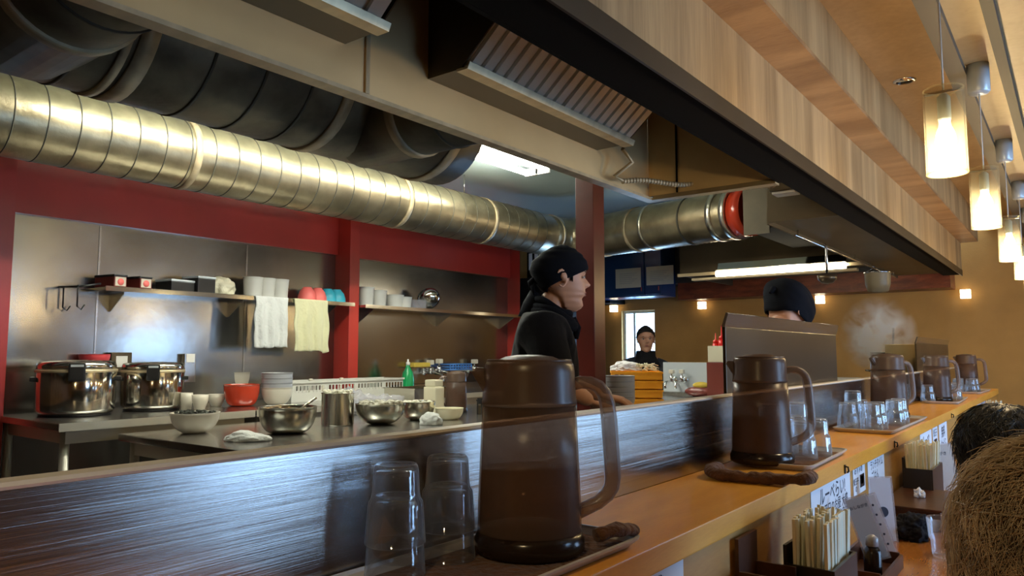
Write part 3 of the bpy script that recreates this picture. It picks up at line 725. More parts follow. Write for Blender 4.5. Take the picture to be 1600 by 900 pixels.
# rolled cloth in front of second pitcher
def rolled(name, label, pts, r, mat):
    c = bm_new(); pts = resample([Vector(p) for p in pts], .008); T = bmesh.new()
    add_tube(T, pts, [r*(1+.13*math.sin(i*1.9)+.1*math.sin(i*.7)) for i in range(len(pts))], 14, sq=(1.15, .85))
    for v in T.verts: v.co += Vector([.0022*mn.noise(v.co*60+Vector((k, 0, 0))) for k in range(3)])
    merge(c, T); o = obj(name, c, mat); tag(o, label, 'towel'); return o
q1 = P(1100, 738, 'z', 1.012); q2 = P(1258, 752, 'z', 1.012)
rolled('rolled_cloth', 'rolled brown towel lying across the counter before the second pitcher', [q1+Vector((.0, .075, 0)), q1+Vector((.004, .02, .004)), q1.lerp(q2, .12)+Vector((.0, -.003, 0)), q1.lerp(q2, .45)+Vector((0, -.004, -.002)), q1.lerp(q2, .8)+Vector((0, .0, 0)), q2+Vector((0, .004, .004)), q2+Vector((-.006, .06, .004))], .0125, M['towelb'])
rolled('rolled_cloth', 'dark crumpled cloth end beside the nearest pitcher handle', [(-.492, .815, 1.022), (-.478, .835, 1.026), (-.472, .862, 1.024), (-.476, .885, 1.018)], .0095, M['towelb'])
# glasses (tumblers standing upside down)
def tumbler():
    prof = [(.0, .0845), (.018, .0845), (.0222, .086), (.0240, .0835), (.0250, .078), (.0262, .055), (.0272, .049), (.0298, .045), (.0305, .041), (.0335, .001), (.0330, 0), (.0318, .001), (.0290, .0405), (.0283, .0435), (.0258, .0475), (.0248, .053), (.0237, .074), (.0215, .078), (0, .0785)]
    o = obj('tumbler', L(prof, seg=36, caps=False), M['glass']); o['category'] = 'glass'; return o
tm = tumbler(); first = [True]
def glass_at(x, y, z, label, grp):
    o = tm if first[0] else tm.copy()
    if not first[0]: COL.objects.link(o)
    first[0] = False
    o.location = (x, y, z); o.rotation_euler = (0, 0, random.uniform(0, 3)); o['label'] = label; o['group'] = grp; o['category'] = 'glass'
gz = 1.0070; NS = .034
g1 = (-.609, .584); g2 = (-.608, .668)
g = 'stacked tumblers on the nearest tray'
glass_at(*g1, gz, 'lower tumbler of the shorter looking stack, nearest tray', g); glass_at(*g1, gz+NS, 'upper tumbler of the stack furthest from the nearest pitcher', g)
glass_at(*g2, gz, 'lower tumbler of the stack touching the nearest pitcher', g); glass_at(*g2, gz+NS, 'upper tumbler with bright rim, stack touching the nearest pitcher', g)
g = 'tumblers behind the second pitcher'
gz2 = 1.0070
lab2 = [['lower tumbler of the stack hidden in the second pitcher handle', 'upper tumbler of the stack seen through the second pitcher handle'], ['front tumbler on the second tray, nearest the tray corner'], ['tumbler on the second tray touching the second pitcher'], ['tumbler on the second tray at its outer rear edge'], ['lower tumbler of the stack at the far end of the second tray', 'upper tumbler of the stack at the far end of the second tray']]
for (x, y, st), lb in zip(((-.592, 1.79, 2), (-.515, 1.775, 1), (-.585, 1.87, 1), (-.505, 1.86, 1), (-.575, 1.95, 2)), lab2):
    for s in range(st): glass_at(x, y, (gz2 if y < 1.94 else 1.0042)+s*NS, lb[s], g)
tray3 = []
g = 'tumblers on the wide brown tray'
lab3 = [['tumbler at the near partition corner of the wide brown tray'], ['tumbler at the near customer corner of the wide brown tray'], ['lower tumbler of the only stack on the wide brown tray', 'upper tumbler of the only stack on the wide brown tray'], ['tumbler in front of the stack on the wide brown tray'], ['tumbler just behind the stack on the wide brown tray'], ['tumbler alone in front of the third pitcher body'], ['tumbler right of the lone one, before the third pitcher']]
for (x, y, st), lb in zip(((-.60, 2.57, 1), (-.53, 2.57, 1), (-.60, 2.65, 2), (-.53, 2.65, 1), (-.60, 2.74, 1), (-.505, 2.80, 1), (-.505, 2.88, 1)), lab3):
    for s in range(st): glass_at(x, y, 1.0042+s*NS, lb[s], g)
g = 'tumblers on the fourth pitcher tray'
for (x, y), lb in zip(((-.60, 4.18), (-.52, 4.50), (-.60, 4.56), (-.53, 4.60)), ('tumbler left of the fourth pitcher, against the partition', 'tumbler right of the fourth pitcher, at the customer side', 'tumbler behind the fourth pitcher, against the partition', 'farthest tumbler on the fourth pitcher tray')): glass_at(x, y, 1.0042, lb, g)
g = 'tumblers by the last pitcher'
for (x, y), lb in zip(((-.53, 5.33), (-.60, 5.33), (-.60, 5.41), (-.52, 5.42)), ('tiny tumbler before the last pitcher, at the customer side', 'tiny tumbler before the last pitcher, at the partition side', 'tiny tumbler beside the last pitcher, at the partition side', 'tiny tumbler beside the last pitcher, over the counter edge')): glass_at(x, y, 1.0042, lb, g)
# ---------------- notices on the counter front
def text_mesh(name, body, size, mat, parent, loc_, extr=.0, shear=0, align='CENTER'):
    cu = bpy.data.curves.new(name, 'FONT'); cu.body = body; cu.size = size; cu.align_x = align; cu.align_y = 'CENTER'; cu.offset = size*.012; cu.resolution_u = 3
    o = bpy.data.objects.new(name, cu); COL.objects.link(o)
    dg = bpy.context.evaluated_depsgraph_get(); me = bpy.data.meshes.new_from_object(o.evaluated_get(dg)); bpy.data.objects.remove(o)
    me.materials.clear(); me.materials.append(mat)
    o = bpy.data.objects.new(name, me); COL.objects.link(o); o.parent = parent; o.location = loc_; return o
def notice(label, y0, y1, z0, z1, lines, marks=None, grp='notices taped on the counter front', xx=-.4525):
    # local frame: x to the reader's right (+Y of the room), y up
    t = thing('notice', label, 'notice', (xx, (y0+y1)/2, (z0+z1)/2), rot=(PI/2, 0, PI/2), group=grp)
    w_, h_ = y1-y0, z1-z0
    obj('sheet', B(-w_/2, w_/2, -h_/2, h_/2, 0, .0006), M['paper'], t)
    for (s, size, px, py) in lines: text_mesh('lettering', s, size, M['ink'], t, (px*w_, py*h_, .0009))
    for (a0, a1, b0, b1, mt) in (marks or []): obj('printed_mark', B(a0*w_, a1*w_, b0*h_, b1*h_, .0007, .0010), mt, t)
    return t
notice('large white notice on counter front nearest the camera, heavy handwriting', .74, .984, .865, .972, [('ラーメン大盛', .030, -.12, .22), ('サービス券!', .034, .14, -.06), ('お気軽にどうぞ', .022, 0, -.34)])
notice('wide handwritten notice on counter front above the nearest chopstick box', 1.605, 1.935, .862, .968, [('ルーベらい!', .042, .02, .22), ('平日のお昼 大盛', .028, .1, -.08), ('ごはん おかわり自由', .024, .05, -.32)])
notice('small square notice with a dark picture, between two white notices', 1.965, 2.092, .898, .970, [('おすすめ', .022, -.05, .32), ('煮玉子', .018, -.28, -.05), ('の', .018, -.28, -.3)], [(.05, .42, -.32, .12, M['black']), (.12, .34, -.22, .06, M['yellow'])])
notice('tall notice with bold free service lettering on counter front', 2.125, 2.331, .852, .967, [('ランチタイム', .026, .02, .33), ('ごはん', .030, -.1, .08), ('無料ｻｰﾋﾞｽ', .036, .02, -.2)])
notice('pale notice behind the second chopstick box, left of the striped one', 2.94, 3.19, .865, .965, [('ルーベ!', .046, 0, .15), ('おかわり', .03, 0, -.25)])
notice('narrow dark printed card between the notices at second chopstick box', 3.22, 3.34, .88, .966, [('煮玉子', .030, 0, .2)], [(-.3, .3, -.4, -.05, M['black'])])
notice('white notice right of the narrow card, behind the second chopstick box', 3.38, 3.60, .855, .965, [('無料', .05, 0, .15), ('サービス', .034, 0, -.25)])
notice('bluish notice on counter front behind the third chopstick box', 4.55, 5.25, .87, .965, [('ルーベ 無料', .07, 0, .1)])
# ---------------- chopstick boxes
def chop_box(label, x0, x1, y0, y1, h, nst, grp, slabel, wide, seed):
    random.seed(seed)
    z0 = .7905
    t = thing('chopstick_box', label, 'box', ((x0+x1)/2, (y0+y1)/2, z0), group='black chopstick boxes')
    hx, hy = (x1-x0)/2, (y1-y0)/2; w_ = .005
    c = bm_new(); add_box(c, -hx, hx, -hy, hy, 0, .006)
    add_box(c, -hx, -hx+w_, -hy, hy, .0061, h+.03); add_box(c, hx-w_, hx, -hy, hy, .0061, h)
    obj('box_body', c, M['blackwood'], t)
    obj('side_board', B(-hx+w_+.0002, hx-w_-.0002, -hy, -hy+w_, .0061, h), M['blackwood'], t); obj('side_board', B(-hx+w_+.0002, hx-w_-.0002, hy-w_, hy, .0061, h), M['blackwood'], t)
    cols = int(math.ceil(nst/3)); proto = {}
    for k in range(nst):
        r = k % 3; q = k//3
        fy = (q+.5)/cols
        y = (y0+w_+.006)+(y1-y0-2*w_-.012)*fy+random.uniform(-.0015, .0015)
        x = x1-w_-.010-r*(x1-x0-2*w_-.02)/2
        key = k % 2
        if key not in proto:
            c = bm_new(); add_box(c, -.0026, .0026, -.0052, .0052, 0, .178, bev=.0007); o = obj('chopsticks', c, [M['stick'], M['stick2']][key]); proto[key] = o
        else:
            o = proto[key].copy(); COL.objects.link(o)
        ln_ = random.uniform(-.06, .03) if fy < .7 else random.uniform(-.05, -.02)*-3*(fy-.55)
        o.location = (x, y, z0+.0065); o.rotation_euler = (-(fy-.35)*.18 - (random.uniform(.05, .22) if fy > .8 else random.uniform(-.03, .03)), random.uniform(-.03, .05), random.uniform(-.1, .1))
        tag(o, slabel, 'chopsticks', grp)
    random.seed(seed+1)
chop_box('black chopstick box nearest the camera, under the wide notice', -.405, -.325, 1.27, 1.42, .112, 48, 'pale chopsticks in the nearest box', 'pale disposable chopsticks standing in the nearest black box', 1, 3)
chop_box('black chopstick box, second along the counter front', -.436, -.356, 2.50, 2.70, .115, 36, 'pale chopsticks in the second box', 'pale disposable chopsticks standing in the second black box', 1, 4)
chop_box('black chopstick box, third along, by the dark haired diner', -.436, -.352, 3.95, 4.19, .13, 18, 'pale chopsticks in the third box', 'pale disposable chopsticks standing in the third black box', 1, 5)
chop_box('farthest black chopstick box near the counter end', -.436, -.352, 4.95, 5.2, .13, 15, 'pale chopsticks in the fourth box', 'pale disposable chopsticks standing in the farthest black box', 1, 6)
# brown panels beside boxes, table top clutter
for (x0, x1, y0, y1, h, lab) in ((-.447, -.372, 1.165, 1.25, .165, 'dark brown wooden caddy left of the nearest chopstick box'), (-.41, -.32, 1.60, 1.80, .045, 'reddish brown wooden holder carrying the leaning menu cards')):
    t = thing('wooden_caddy', lab, 'caddy', ((x0+x1)/2, (y0+y1)/2, .7905)); a, b = (x1-x0)/2, (y1-y0)/2
    obj('floor_board', B(-a, a, -b, b, 0, .006), M['brownwood'], t)
    for s in (-1, 1):
        obj('side_board', B(s*a-(.006 if s > 0 else 0), s*a+(.006 if s < 0 else 0), -b, b, .0061, h if s < 0 else h*.6), M['brownwood'], t)
        obj('end_board', B(-a+.0062, a-.0062, s*b-(.006 if s > 0 else 0), s*b+(.006 if s < 0 else 0), .0061, h*.7), M['brownwood'], t)
def card(label, x, y, z, w_, h_, yaw, lean, roll, mat, lines, grp=None):
    t = thing('menu_card', label, 'menu', (x, y, z), grp and 0 or 0)
    t.rotation_euler = (Matrix.Rotation(yaw, 3, 'Z') @ Matrix.Rotation(PI/2-lean, 3, 'X') @ Matrix.Rotation(roll, 3, 'Z')).to_euler()
    obj('sheet', B(-w_/2, w_/2, 0, h_, 0, .0012, bev=.0004), mat, t)
    obj('plastic_sleeve', B(-w_/2-.004, w_/2+.004, -.004, h_+.004, -.0008, .0022), M['film'], t)
    for (s, size, px, py) in lines: text_mesh('lettering', s, size, M['ink'], t, (px*w_, py*h_, .0026))
    return t
card('frosted plastic menu card leaning beside the nearest chopstick box', -.360, 1.757, .812, .044, .130, HR-.15, .12, .30, M['paper2'], [('おしながき', .008, 0, .85)])
card('narrow bluish price strip card leaning behind the frosted menu card', -.360, 1.885, .792, .028, .135, HR-.15, .12, .30, M['paper'], [('・\n・\n・\n・\n・', .022, .1, .5)])
card('third upright card with a dark printed emblem, right of the price strip', -.395, 2.02, .791, .052, .150, HR+.05, .08, .02, M['paper'], [('●', .032, 0, .45)])
card('clear sleeved menu card beside the second chopstick box', -.375, 2.86, .791, .10, .150, HR-.1, .15, .1, M['paper2'], [('おしながき', .013, 0, .8)])
t = thing('seasoning_bottle', 'small soy sauce bottle with pale cap inside the reddish caddy', 'bottle', (-.352, 1.665, .7970))
obj('bottle_body', L([(0, 0), (.016, 0), (.017, .004), (.017, .05), (.010, .062), (0, .062)], seg=20), M['smokebase'], t); obj('cap', L([(0, .0622), (.012, .0622), (.012, .078), (.004, .084), (0, .084)], seg=18), M['ceramicg'], t)
def tissue(label, q, s, seed):
    c = bm_new(); T = bmesh.new(); bmesh.ops.create_icosphere(T, subdivisions=4, radius=1)
    for v in T.verts:
        d = 1+.45*mn.noise(v.co*1.6+Vector((seed, 0, 0)))+.25*mn.noise(v.co*4+Vector((0, seed, 0))); v.co *= d; v.co.z = max(v.co.z, -.55)
    bmesh.ops.transform(T, matrix=Matrix.Diagonal((s, s*.8, s*1.1, 1)), verts=T.verts[:])
    merge(c, T); o = obj('crumpled_tissue', c, M['tissue']); o.location = q + Vector((0, 0, s*.6)); tag(o, label, 'tissue'); return o
tissue('crumpled white tissue on the brown shelf box below the second chopsticks', Vector((-.372, 2.36, .8475)), .014, 1)
tissue('crumpled white tissue in front of the third chopstick box', Vector((-.33, 3.74, .7905)), .022, 5)
# low brown box with dark cloth on the table
t = thing('storage_box', 'low brown wooden box on the eating ledge holding a white tissue', 'box', (-.37, 2.36, .7905))
obj('box_body', B(-.07, .07, -.16, .16, 0, .05, bev=.003), M['brownwood'], t); obj('lid', B(-.074, .074, -.165, .165, .0502, .0565, bev=.002), M['brownwood'], t)
c = bm_new(); T = bmesh.new(); bmesh.ops.create_icosphere(T, subdivisions=5, radius=1)
for v in T.verts:
    v.co *= 1+.25*mn.noise(v.co*1.8)+.18*mn.noise(v.co*5)+.08*mn.noise(v.co*14); v.co.z = max(v.co.z, -.6)
bmesh.ops.transform(T, matrix=Matrix.Diagonal((.045, .055, .038, 1)), verts=T.verts[:]); merge(c, T)
for f in c.faces: f.smooth = True
o = obj('woollen_hat', c, M['cloth']); o.location = (-.35, 2.10, .8135); tag(o, 'small crumpled black knit hat lying on the eating ledge beside the menu cards', 'hat')
# clear drinking glass at the diner's place
gl = tumbler(); gl.location = (-.262, 1.95, .7905+.0865); gl.rotation_euler = (PI, 0, 0); tag(gl, 'clear drinking glass standing on the amber ledge by the brown haired diner', 'glass')
# ================================================================== KITCHEN ITEMS
def bowl_prof(r, h, th=.003, foot=.4, curve=.6):
    n = 12; out = [(0, 0), (r*foot, 0)]
    for i in range(1, n+1):
        s = i/n; out.append((r*(foot+(1-foot)*math.sin(s*PI/2)**curve), h*(1-math.cos(s*PI/2))*.55+h*.45*s*s if False else h*s**1.4))
    out += [(r+th*.8, h+.001), (r-th*.3, h+.0015)]
    for i in range(n, 0, -1):
        s = i/n; out.append((max(0, r*(foot+(1-foot)*math.sin(s*PI/2)**curve)-th), max(th, h*s**1.4)))
    out.append((0, th)); return out
def lumps(n, R, z, s, seed=0, h=.01):
    random.seed(seed); c = bm_new()
    for k in range(n):
        a = random.uniform(0, 2*PI); r = R*math.sqrt(random.random()); T = bmesh.new(); bmesh.ops.create_icosphere(T, subdivisions=1, radius=s*random.uniform(.6, 1.2))
        bmesh.ops.transform(T, matrix=Matrix.Translation((r*math.cos(a), r*math.sin(a), z+random.uniform(0, h))) @ Matrix.Rotation(random.uniform(0, 3), 4, 'X') @ Matrix.Diagonal((1.4, .7, .8, 1)), verts=T.verts[:])
        merge(c, T)
    return c
def scatter_food(name, n, R, z, s, mat, parent, seed=0, h=.01):
    o = obj(name, lumps(n, R, z, s, seed, h), mat, parent); o['kind'] = 'stuff'; return o
ZI = .9005; ZW = .9505
def onisl(u, v): q = P(u, v, 'z', ZI); return q
def mm(px, q):                        # photo width in pixels at point q -> metres
    return px/FPX*((q-CAM).dot(Fv))
# --- preparation table
q = onisl(304, 676); r = mm(36, q)
t = thing('bowl', 'white ceramic ramen bowl of dark seaweed at the near table end', 'bowl', (q.x, q.y, ZI))
obj('bowl_body', L(bowl_prof(r, mm(31, q), .004, .42, .9), seg=40, caps=False), M['ceramic'], t)
scatter_food('seaweed', 90, r*.80, mm(27, q), .010, M['herb'], t, 2, .016)
q = onisl(385, 690)
c = bm_new(); T = bmesh.new(); bmesh.ops.create_icosphere(T, subdivisions=5, radius=1)
for v in T.verts:
    a = .35*math.exp(-((v.co.x+.3)/.45)**2); v.co.z = max(v.co.z, -.25)*(.7+a*1.4); v.co *= 1+.10*mn.noise(v.co*3)+.05*mn.noise(v.co*9)
bmesh.ops.transform(T, matrix=Matrix.Rotation(HR, 4, 'Z') @ Matrix.Diagonal((mm(37, q), mm(20, q), .030, 1)), verts=T.verts[:]); merge(c, T)
for f in c.faces: f.smooth = True
o = obj('folded_cloth', c, M['towelw']); o.location = (q.x-.02, q.y+.02, ZI+.008); tag(o, 'damp white cloth lying on the preparation table before the mixing bowl', 'cloth')
q = onisl(449, 676); r = mm(44, q)
t = thing('mixing_bowl', 'deep stainless mixing bowl with a ladle, beside the white cloth', 'bowl', (q.x, q.y, ZI))
obj('bowl_body', L(bowl_prof(r, mm(40, q), .002, .5, .62), seg=44, caps=False), M['bowlsteel'], t)
t = thing('ladle', 'small black and steel ladle resting in the deep mixing bowl', 'ladle', (q.x, q.y, ZI))
a_ = Vector((.0, -.02, .055)); b_ = Vector((Rv.x*r*1.0, Rv.y*r*1.0, mm(40, q)+.04))
c = bm_new(); add_tube(c, [a_, b_], .006, 10); obj('handle', c, M['mirror'], t); c = bm_new(); add_tube(c, [a_.lerp(b_, -.1), a_.lerp(b_, .45)], [.010, .013], 10); obj('grip', c, M['black'], t)
c = L([(0, 0), (.02, .002), (.032, .014), (.036, .028), (.034, .028), (.030, .015), (.018, .004), (0, .002)], seg=24, caps=False); obj('cup', c, M['mirror'], t).location = (-.02, -.03, .02)
q = onisl(527, 664); r = mm(25, q)
t = thing('stock_pot', 'straight sided steel pot filled with white chopped topping', 'pot', (q.x, q.y, ZI))
hh = mm(50, q)
obj('pot_body', L([(0, 0), (r*.97, 0), (r, .006), (r, hh-.004), (r+.004, hh), (r-.001, hh), (r-.003, .006), (0, .004)], seg=44, caps=False), M['mirror'], t)
scatter_food('topping', 120, r*.85, hh-.016, .010, M['food'], t, 3, .026)
q = onisl(594, 662); r = mm(39, q)
t = thing('mixing_bowl', 'shallow steel bowl with crumpled film over its contents, right of the pot', 'bowl', (q.x, q.y, ZI))
obj('bowl_body', L(bowl_prof(r, mm(31, q), .002, .35, .75), seg=44, caps=False), M['bowlsteel'], t)
scatter_food('topping', 140, r*.82, mm(29, q), .012, M['food'], t, 4, .02)
c = bm_new(); n = 24
T = bmesh.new(); bmesh.ops.create_grid(T, x_segments=n, y_segments=n, size=1)
for v in T.verts:
    d = Vector((v.co.x, v.co.y, 0)).length; k = min(1, 1/max(d, .01)) if d > 1 else 1; v.co.x *= k; v.co.y *= k
    v.co.z = .26*mn.noise(Vector((v.co.x*3, v.co.y*3, 1)))+.16*mn.noise(Vector((v.co.x*8, v.co.y*8, 4)))
bmesh.ops.transform(T, matrix=Matrix.Translation((0, 0, mm(31, q)+.03)) @ Matrix.Diagonal((r*1.0, r*.9, .09, 1)), verts=T.verts[:])
merge(c, T); obj('plastic_film', c, M['film'], t)
q = onisl(652, 658); q = q + Vector((-.06, .06, 0)); r = mm(28, q)
t = thing('mixing_bowl', 'smaller steel bowl half behind the film covered one', 'bowl', (q.x, q.y, ZI))
obj('bowl_body', L(bowl_prof(r, mm(28, q), .002, .35, .75), seg=44, caps=False), M['bowlsteel'], t)
scatter_food('topping', 60, r*.8, mm(24, q), .010, M['food'], t, 6, .014)
q = onisl(667, 650)+Vector((-.10, .16, 0))
t = thing('seasoning_tub', 'cream coloured square shouldered jar standing behind the small steel bowl', 'jar', (q.x, q.y, ZI)); s = mm(13, q); hh = mm(52, q)
obj('jar_body', B(-s, s, -s*.8, s*.8, 0, hh*.80, bev=.012), M['cream'], t); obj('lid', B(-s*.86, s*.86, -s*.7, s*.7, hh*.801, hh, bev=.008), M['cream'], t)
q = onisl(702, 655); r = mm(22, q)
t = thing('bowl', 'cream plastic bowl beside the jar near the table end', 'bowl', (q.x, q.y, ZI)); obj('bowl_body', L(bowl_prof(r, mm(17, q), .003, .55, .9), seg=36, caps=False), M['cream'], t)
q = onisl(678, 664)
c = bm_new(); T = bmesh.new(); bmesh.ops.create_icosphere(T, subdivisions=4, radius=1)
for v in T.verts: v.co *= 1+.2*mn.noise(v.co*2.5); v.co.z = max(v.co.z, -.3)
bmesh.ops.transform(T, matrix=Matrix.Rotation(HR, 4, 'Z') @ Matrix.Diagonal((.055, .04, .045, 1)), verts=T.verts[:]); merge(c, T)
for f in c.faces: f.smooth = True
o = obj('folded_cloth', c, M['towelw']); o.location = (q.x-.02, q.y, ZI+.014); tag(o, 'bunched white cloth tucked between steel bowl and cream bowl', 'cloth')
# small smoked pitcher in kitchen
o = copy_tree(pit); q = onisl(715, 648)+Vector((-.12, .12, 0)); o.location = (q.x, q.y, ZI); o.rotation_euler = (0, 0, -2.2); o['label'] = 'smoked pitcher inside the kitchen behind the cream bowl'; del o['group']
# black tray box at the end
q = onisl(748, 652)+Vector((-.1, .25, 0))
t = thing('wire_basket', 'black slatted basket at the far end of the preparation table', 'basket', (q.x, q.y, ZI), HR)
obj('liner', B(-.09, .09, -.06, .06, 0, .05, bev=.004), M['hooddark'], t)
c = bm_new()
for i in range(9): add_box(c, -.092+i*.0225, -.084+i*.0225, -.068, -.061, .0, .075)
add_box(c, -.096, .096, -.07, -.0601, .0751, .083); add_box(c, -.096, .096, .0601, .068, .0, .083); obj('slats', c, M['black'], t)
# wrapped food behind pot
q = onisl(572, 650)+Vector((-.18, .05, 0))
t = thing('wrapped_bag', 'crumpled clear bag of food behind the pot', 'bag', (q.x, q.y, ZI)); c = bm_new(); T = bmesh.new(); bmesh.ops.create_icosphere(T, subdivisions=4, radius=1)
for v in T.verts: v.co *= 1+.3*mn.noise(v.co*2.2)+.15*mn.noise(v.co*6); v.co.z = max(v.co.z, -.5)
bmesh.ops.transform(T, matrix=Matrix.Translation((0, 0, .05)) @ Matrix.Diagonal((.10, .07, .09, 1)), verts=T.verts[:]); merge(c, T); obj('film', c, M['film'], t)
c = bm_new(); T = bmesh.new(); bmesh.ops.create_icosphere(T, subdivisions=3, radius=1)
bmesh.ops.transform(T, matrix=Matrix.Translation((0, 0, .045)) @ Matrix.Diagonal((.075, .05, .045, 1)), verts=T.verts[:]); merge(c, T); obj('contents', c, M['ceramicg'], t)
# --- rice cookers
def cooker(u, v, label, r, hf=1.42):
    q = P(u, v, 'z', ZW)
    t = thing('rice_cooker', label, 'rice cooker', (q.x, q.y, ZW), group='rice cookers')
    t.rotation_euler = (0, 0, math.atan2(-q.y, -q.x)); h = r*hf
    obj('drum', L([(0, .012), (r*.93, .012), (r*.97, .03), (r*.985, h*.78), (r*.97, h*.80), (0, h*.80)], seg=56), M['mirror'], t)
    obj('base', L([(0, 0), (r*.86, 0), (r*.90, .0118), (0, .0118)], seg=40), M['black'], t)
    obj('band', L([(r*.99, h*.782), (r*1.005, h*.785), (r*1.005, h*.83), (r*.98, h*.835)], seg=56, caps=False), M['hoodlip'], t)
    obj('lid', L([(0, h*.8005), (r*.965, h*.8005), (r*.97, h*.90), (r*.94, h*.965), (r*.8, h*.99), (r*.4, h*1.0), (0, h*1.003)], seg=56), M['mirror'], t)
    c = bm_new(); add_box(c, r*.955, r*1.07, -r*.20, r*.20, h*.63, h*.95, bev=.008); p = obj('latch_panel', c, M['black'], t)
    obj('button', B(r*1.071, r*1.08, -r*.15, r*.15, h*.885, h*.925, bev=.001), M['alu'], p)
    for s in (-1, 1):
        c = bm_new(); add_box(c, -.05, .05, s*(r*1.0)-.016, s*(r*1.0)+.016, h*.62, h*.70, bev=.006); obj('handle', c, M['black'], t)
    c = bm_new(); add_box(c, -r*1.06, -r*.90, -.05, .05, h*.7, h*1.0, bev=.008); obj('hinge', c, M['black'], t)
    return t
k1 = P(118, 652, 'z', ZW); rr_ = mm(59, k1)
cooker(117, 648, 'polished steel rice cooker near the table corner, black latch', rr_, 1.5); cooker(237, 640, 'polished steel rice cooker right of its twin, beside the white cups', rr_*.88, 1.62)
q = P(20, 640, 'z', ZW)
t = thing('warming_pot', 'dark covered warming pot in shadow left of the rice cookers', 'pot', (q.x+.0, q.y-.12, ZW)); obj('pot_body', L([(0, 0), (.19, 0), (.20, .02), (.20, .22), (0, .22)], seg=40), M['darkapp'], t); obj('lid', L([(0, .2205), (.205, .2205), (.2, .245), (.08, .27), (0, .272)], seg=40), M['darkapp'], t); obj('knob', L([(0, .2725), (.018, .2725), (.02, .29), (0, .295)], seg=16), M['black'], t)
# things on and behind the cookers
q = P(147, 570, 'x', -4.135)
t = thing('bowl', 'pink plastic bowl standing on the outlet box behind the rice cookers', 'bowl', (q.x, q.y, q.z)); obj('bowl_body', L(bowl_prof(mm(22, q), .055, .003, .6, .8), seg=32, caps=False), M['pink'], t)
t = thing('outlet_box', 'grey metal outlet box on the steel wall behind the rice cookers', 'box', (q.x, q.y, ZW)); obj('casing', B(-.05, .05, -.05, .05, 0, q.z-ZW-.0005, bev=.004), M['hooddark'], t)
q = P(186, 562, 'x', -4.18)
t = thing('socket_box', 'grey wall socket box above the gap between the rice cookers', 'socket', (XW+.0005, q.y, q.z)); obj('cover', B(0, .05, -.055, .055, -.07, .04, bev=.004), M['hooddark'], t); obj('socket_face', B(.0502, .053, -.03, .03, -.04, .02), M['white'], t)
q = P(291, 566, 'x', XW)
t = thing('socket_box', 'slim steel wall socket to the right of the rice cookers', 'socket', (XW+.0005, q.y, q.z)); obj('cover', B(0, .045, -.035, .035, -.12, .05, bev=.004), M['steel'], t); obj('socket_face', B(.0452, .048, -.025, .025, .0, .05), M['white'], t)
# --- wall table items
def onw(u, v, dx=0): q = P(u, v, 'z', ZW); return Vector((q.x+dx, q.y, ZW))
def cupz(label, u, v, wpx, hpx, mat, grp=None, foot=.7):
    q = onw(u, v); t = thing('cup', label, 'cup', q, group=grp); r = mm(wpx/2, q); h = mm(hpx, q)
    obj('cup_body', L([(0, 0), (r*foot, 0), (r*.95, h*.6), (r, h), (r-.004, h), (r*.9, h*.6), (r*foot-.004, .006), (0, .006)], seg=28, caps=False), mat, t); return t
cupz('tall white cup just right of the second rice cooker', 291, 640, 18, 26, M['ceramic'], None, .8)
cupz('wide white cup between the tall cup and the red bowl', 312, 641, 25, 24, M['ceramic'], None, .55)
cupz('small white cup close to the red lacquer bowl', 338, 634, 26, 18, M['ceramic'], None, .6)
q = onw(322, 628, -.15)
for k in range(4):
    t = thing('lid', ['lowest cream lid of the stack behind the white cups', 'second cream lid from the bottom behind the white cups', 'third cream lid from the bottom behind the white cups', 'topmost cream lid of the stack behind the white cups'][k], 'lid', q+Vector((0, 0, k*.0242)), group='cream lids stacked behind the cups')
    obj('disc', L([(0, 0), (.075-.002*k, 0), (.080-.003*k, .020), (0, .024)], seg=28), M['cream'], t)
    obj('rim', L([(.080-.003*k, .016), (.084-.003*k, .018), (.084-.003*k, .021), (.0795-.003*k, .0235)], seg=28, caps=False), M['cream'], t)
q = onw(377, 634); t = thing('bowl', 'large red lacquer bowl with a white bowl nested behind its rim', 'bowl', q); obj('bowl_body', L(bowl_prof(mm(27, q), mm(33, q), .004, .5, .55), seg=40, caps=False), M['lacquer'], t)
q = onw(384, 626, -.16); t = thing('bowl', 'white bowl showing just behind the red lacquer bowl', 'bowl', q); obj('bowl_body', L(bowl_prof(.125, .175, .004, .5, .55), seg=40, caps=False), M['ceramic'], t)
q = onw(432, 632); g = 'nested grey bowls'
for k in range(4):
    t = thing('bowl', ['lowest bowl of the nested grey stack, white base with lettering', 'second grey bowl from the bottom of the nested stack', 'third grey bowl from the bottom of the nested stack', 'topmost grey bowl of the nested stack'][k], 'bowl', q+Vector((0, 0, k*.028)), group=g)
    rb = mm(23.5, q)
    obj('bowl_body', L(bowl_prof(rb, .098, .0035, .45, .8), seg=36, caps=False), M['ceramic'] if k == 0 else M['ceramicg'], t)
    break_ = k
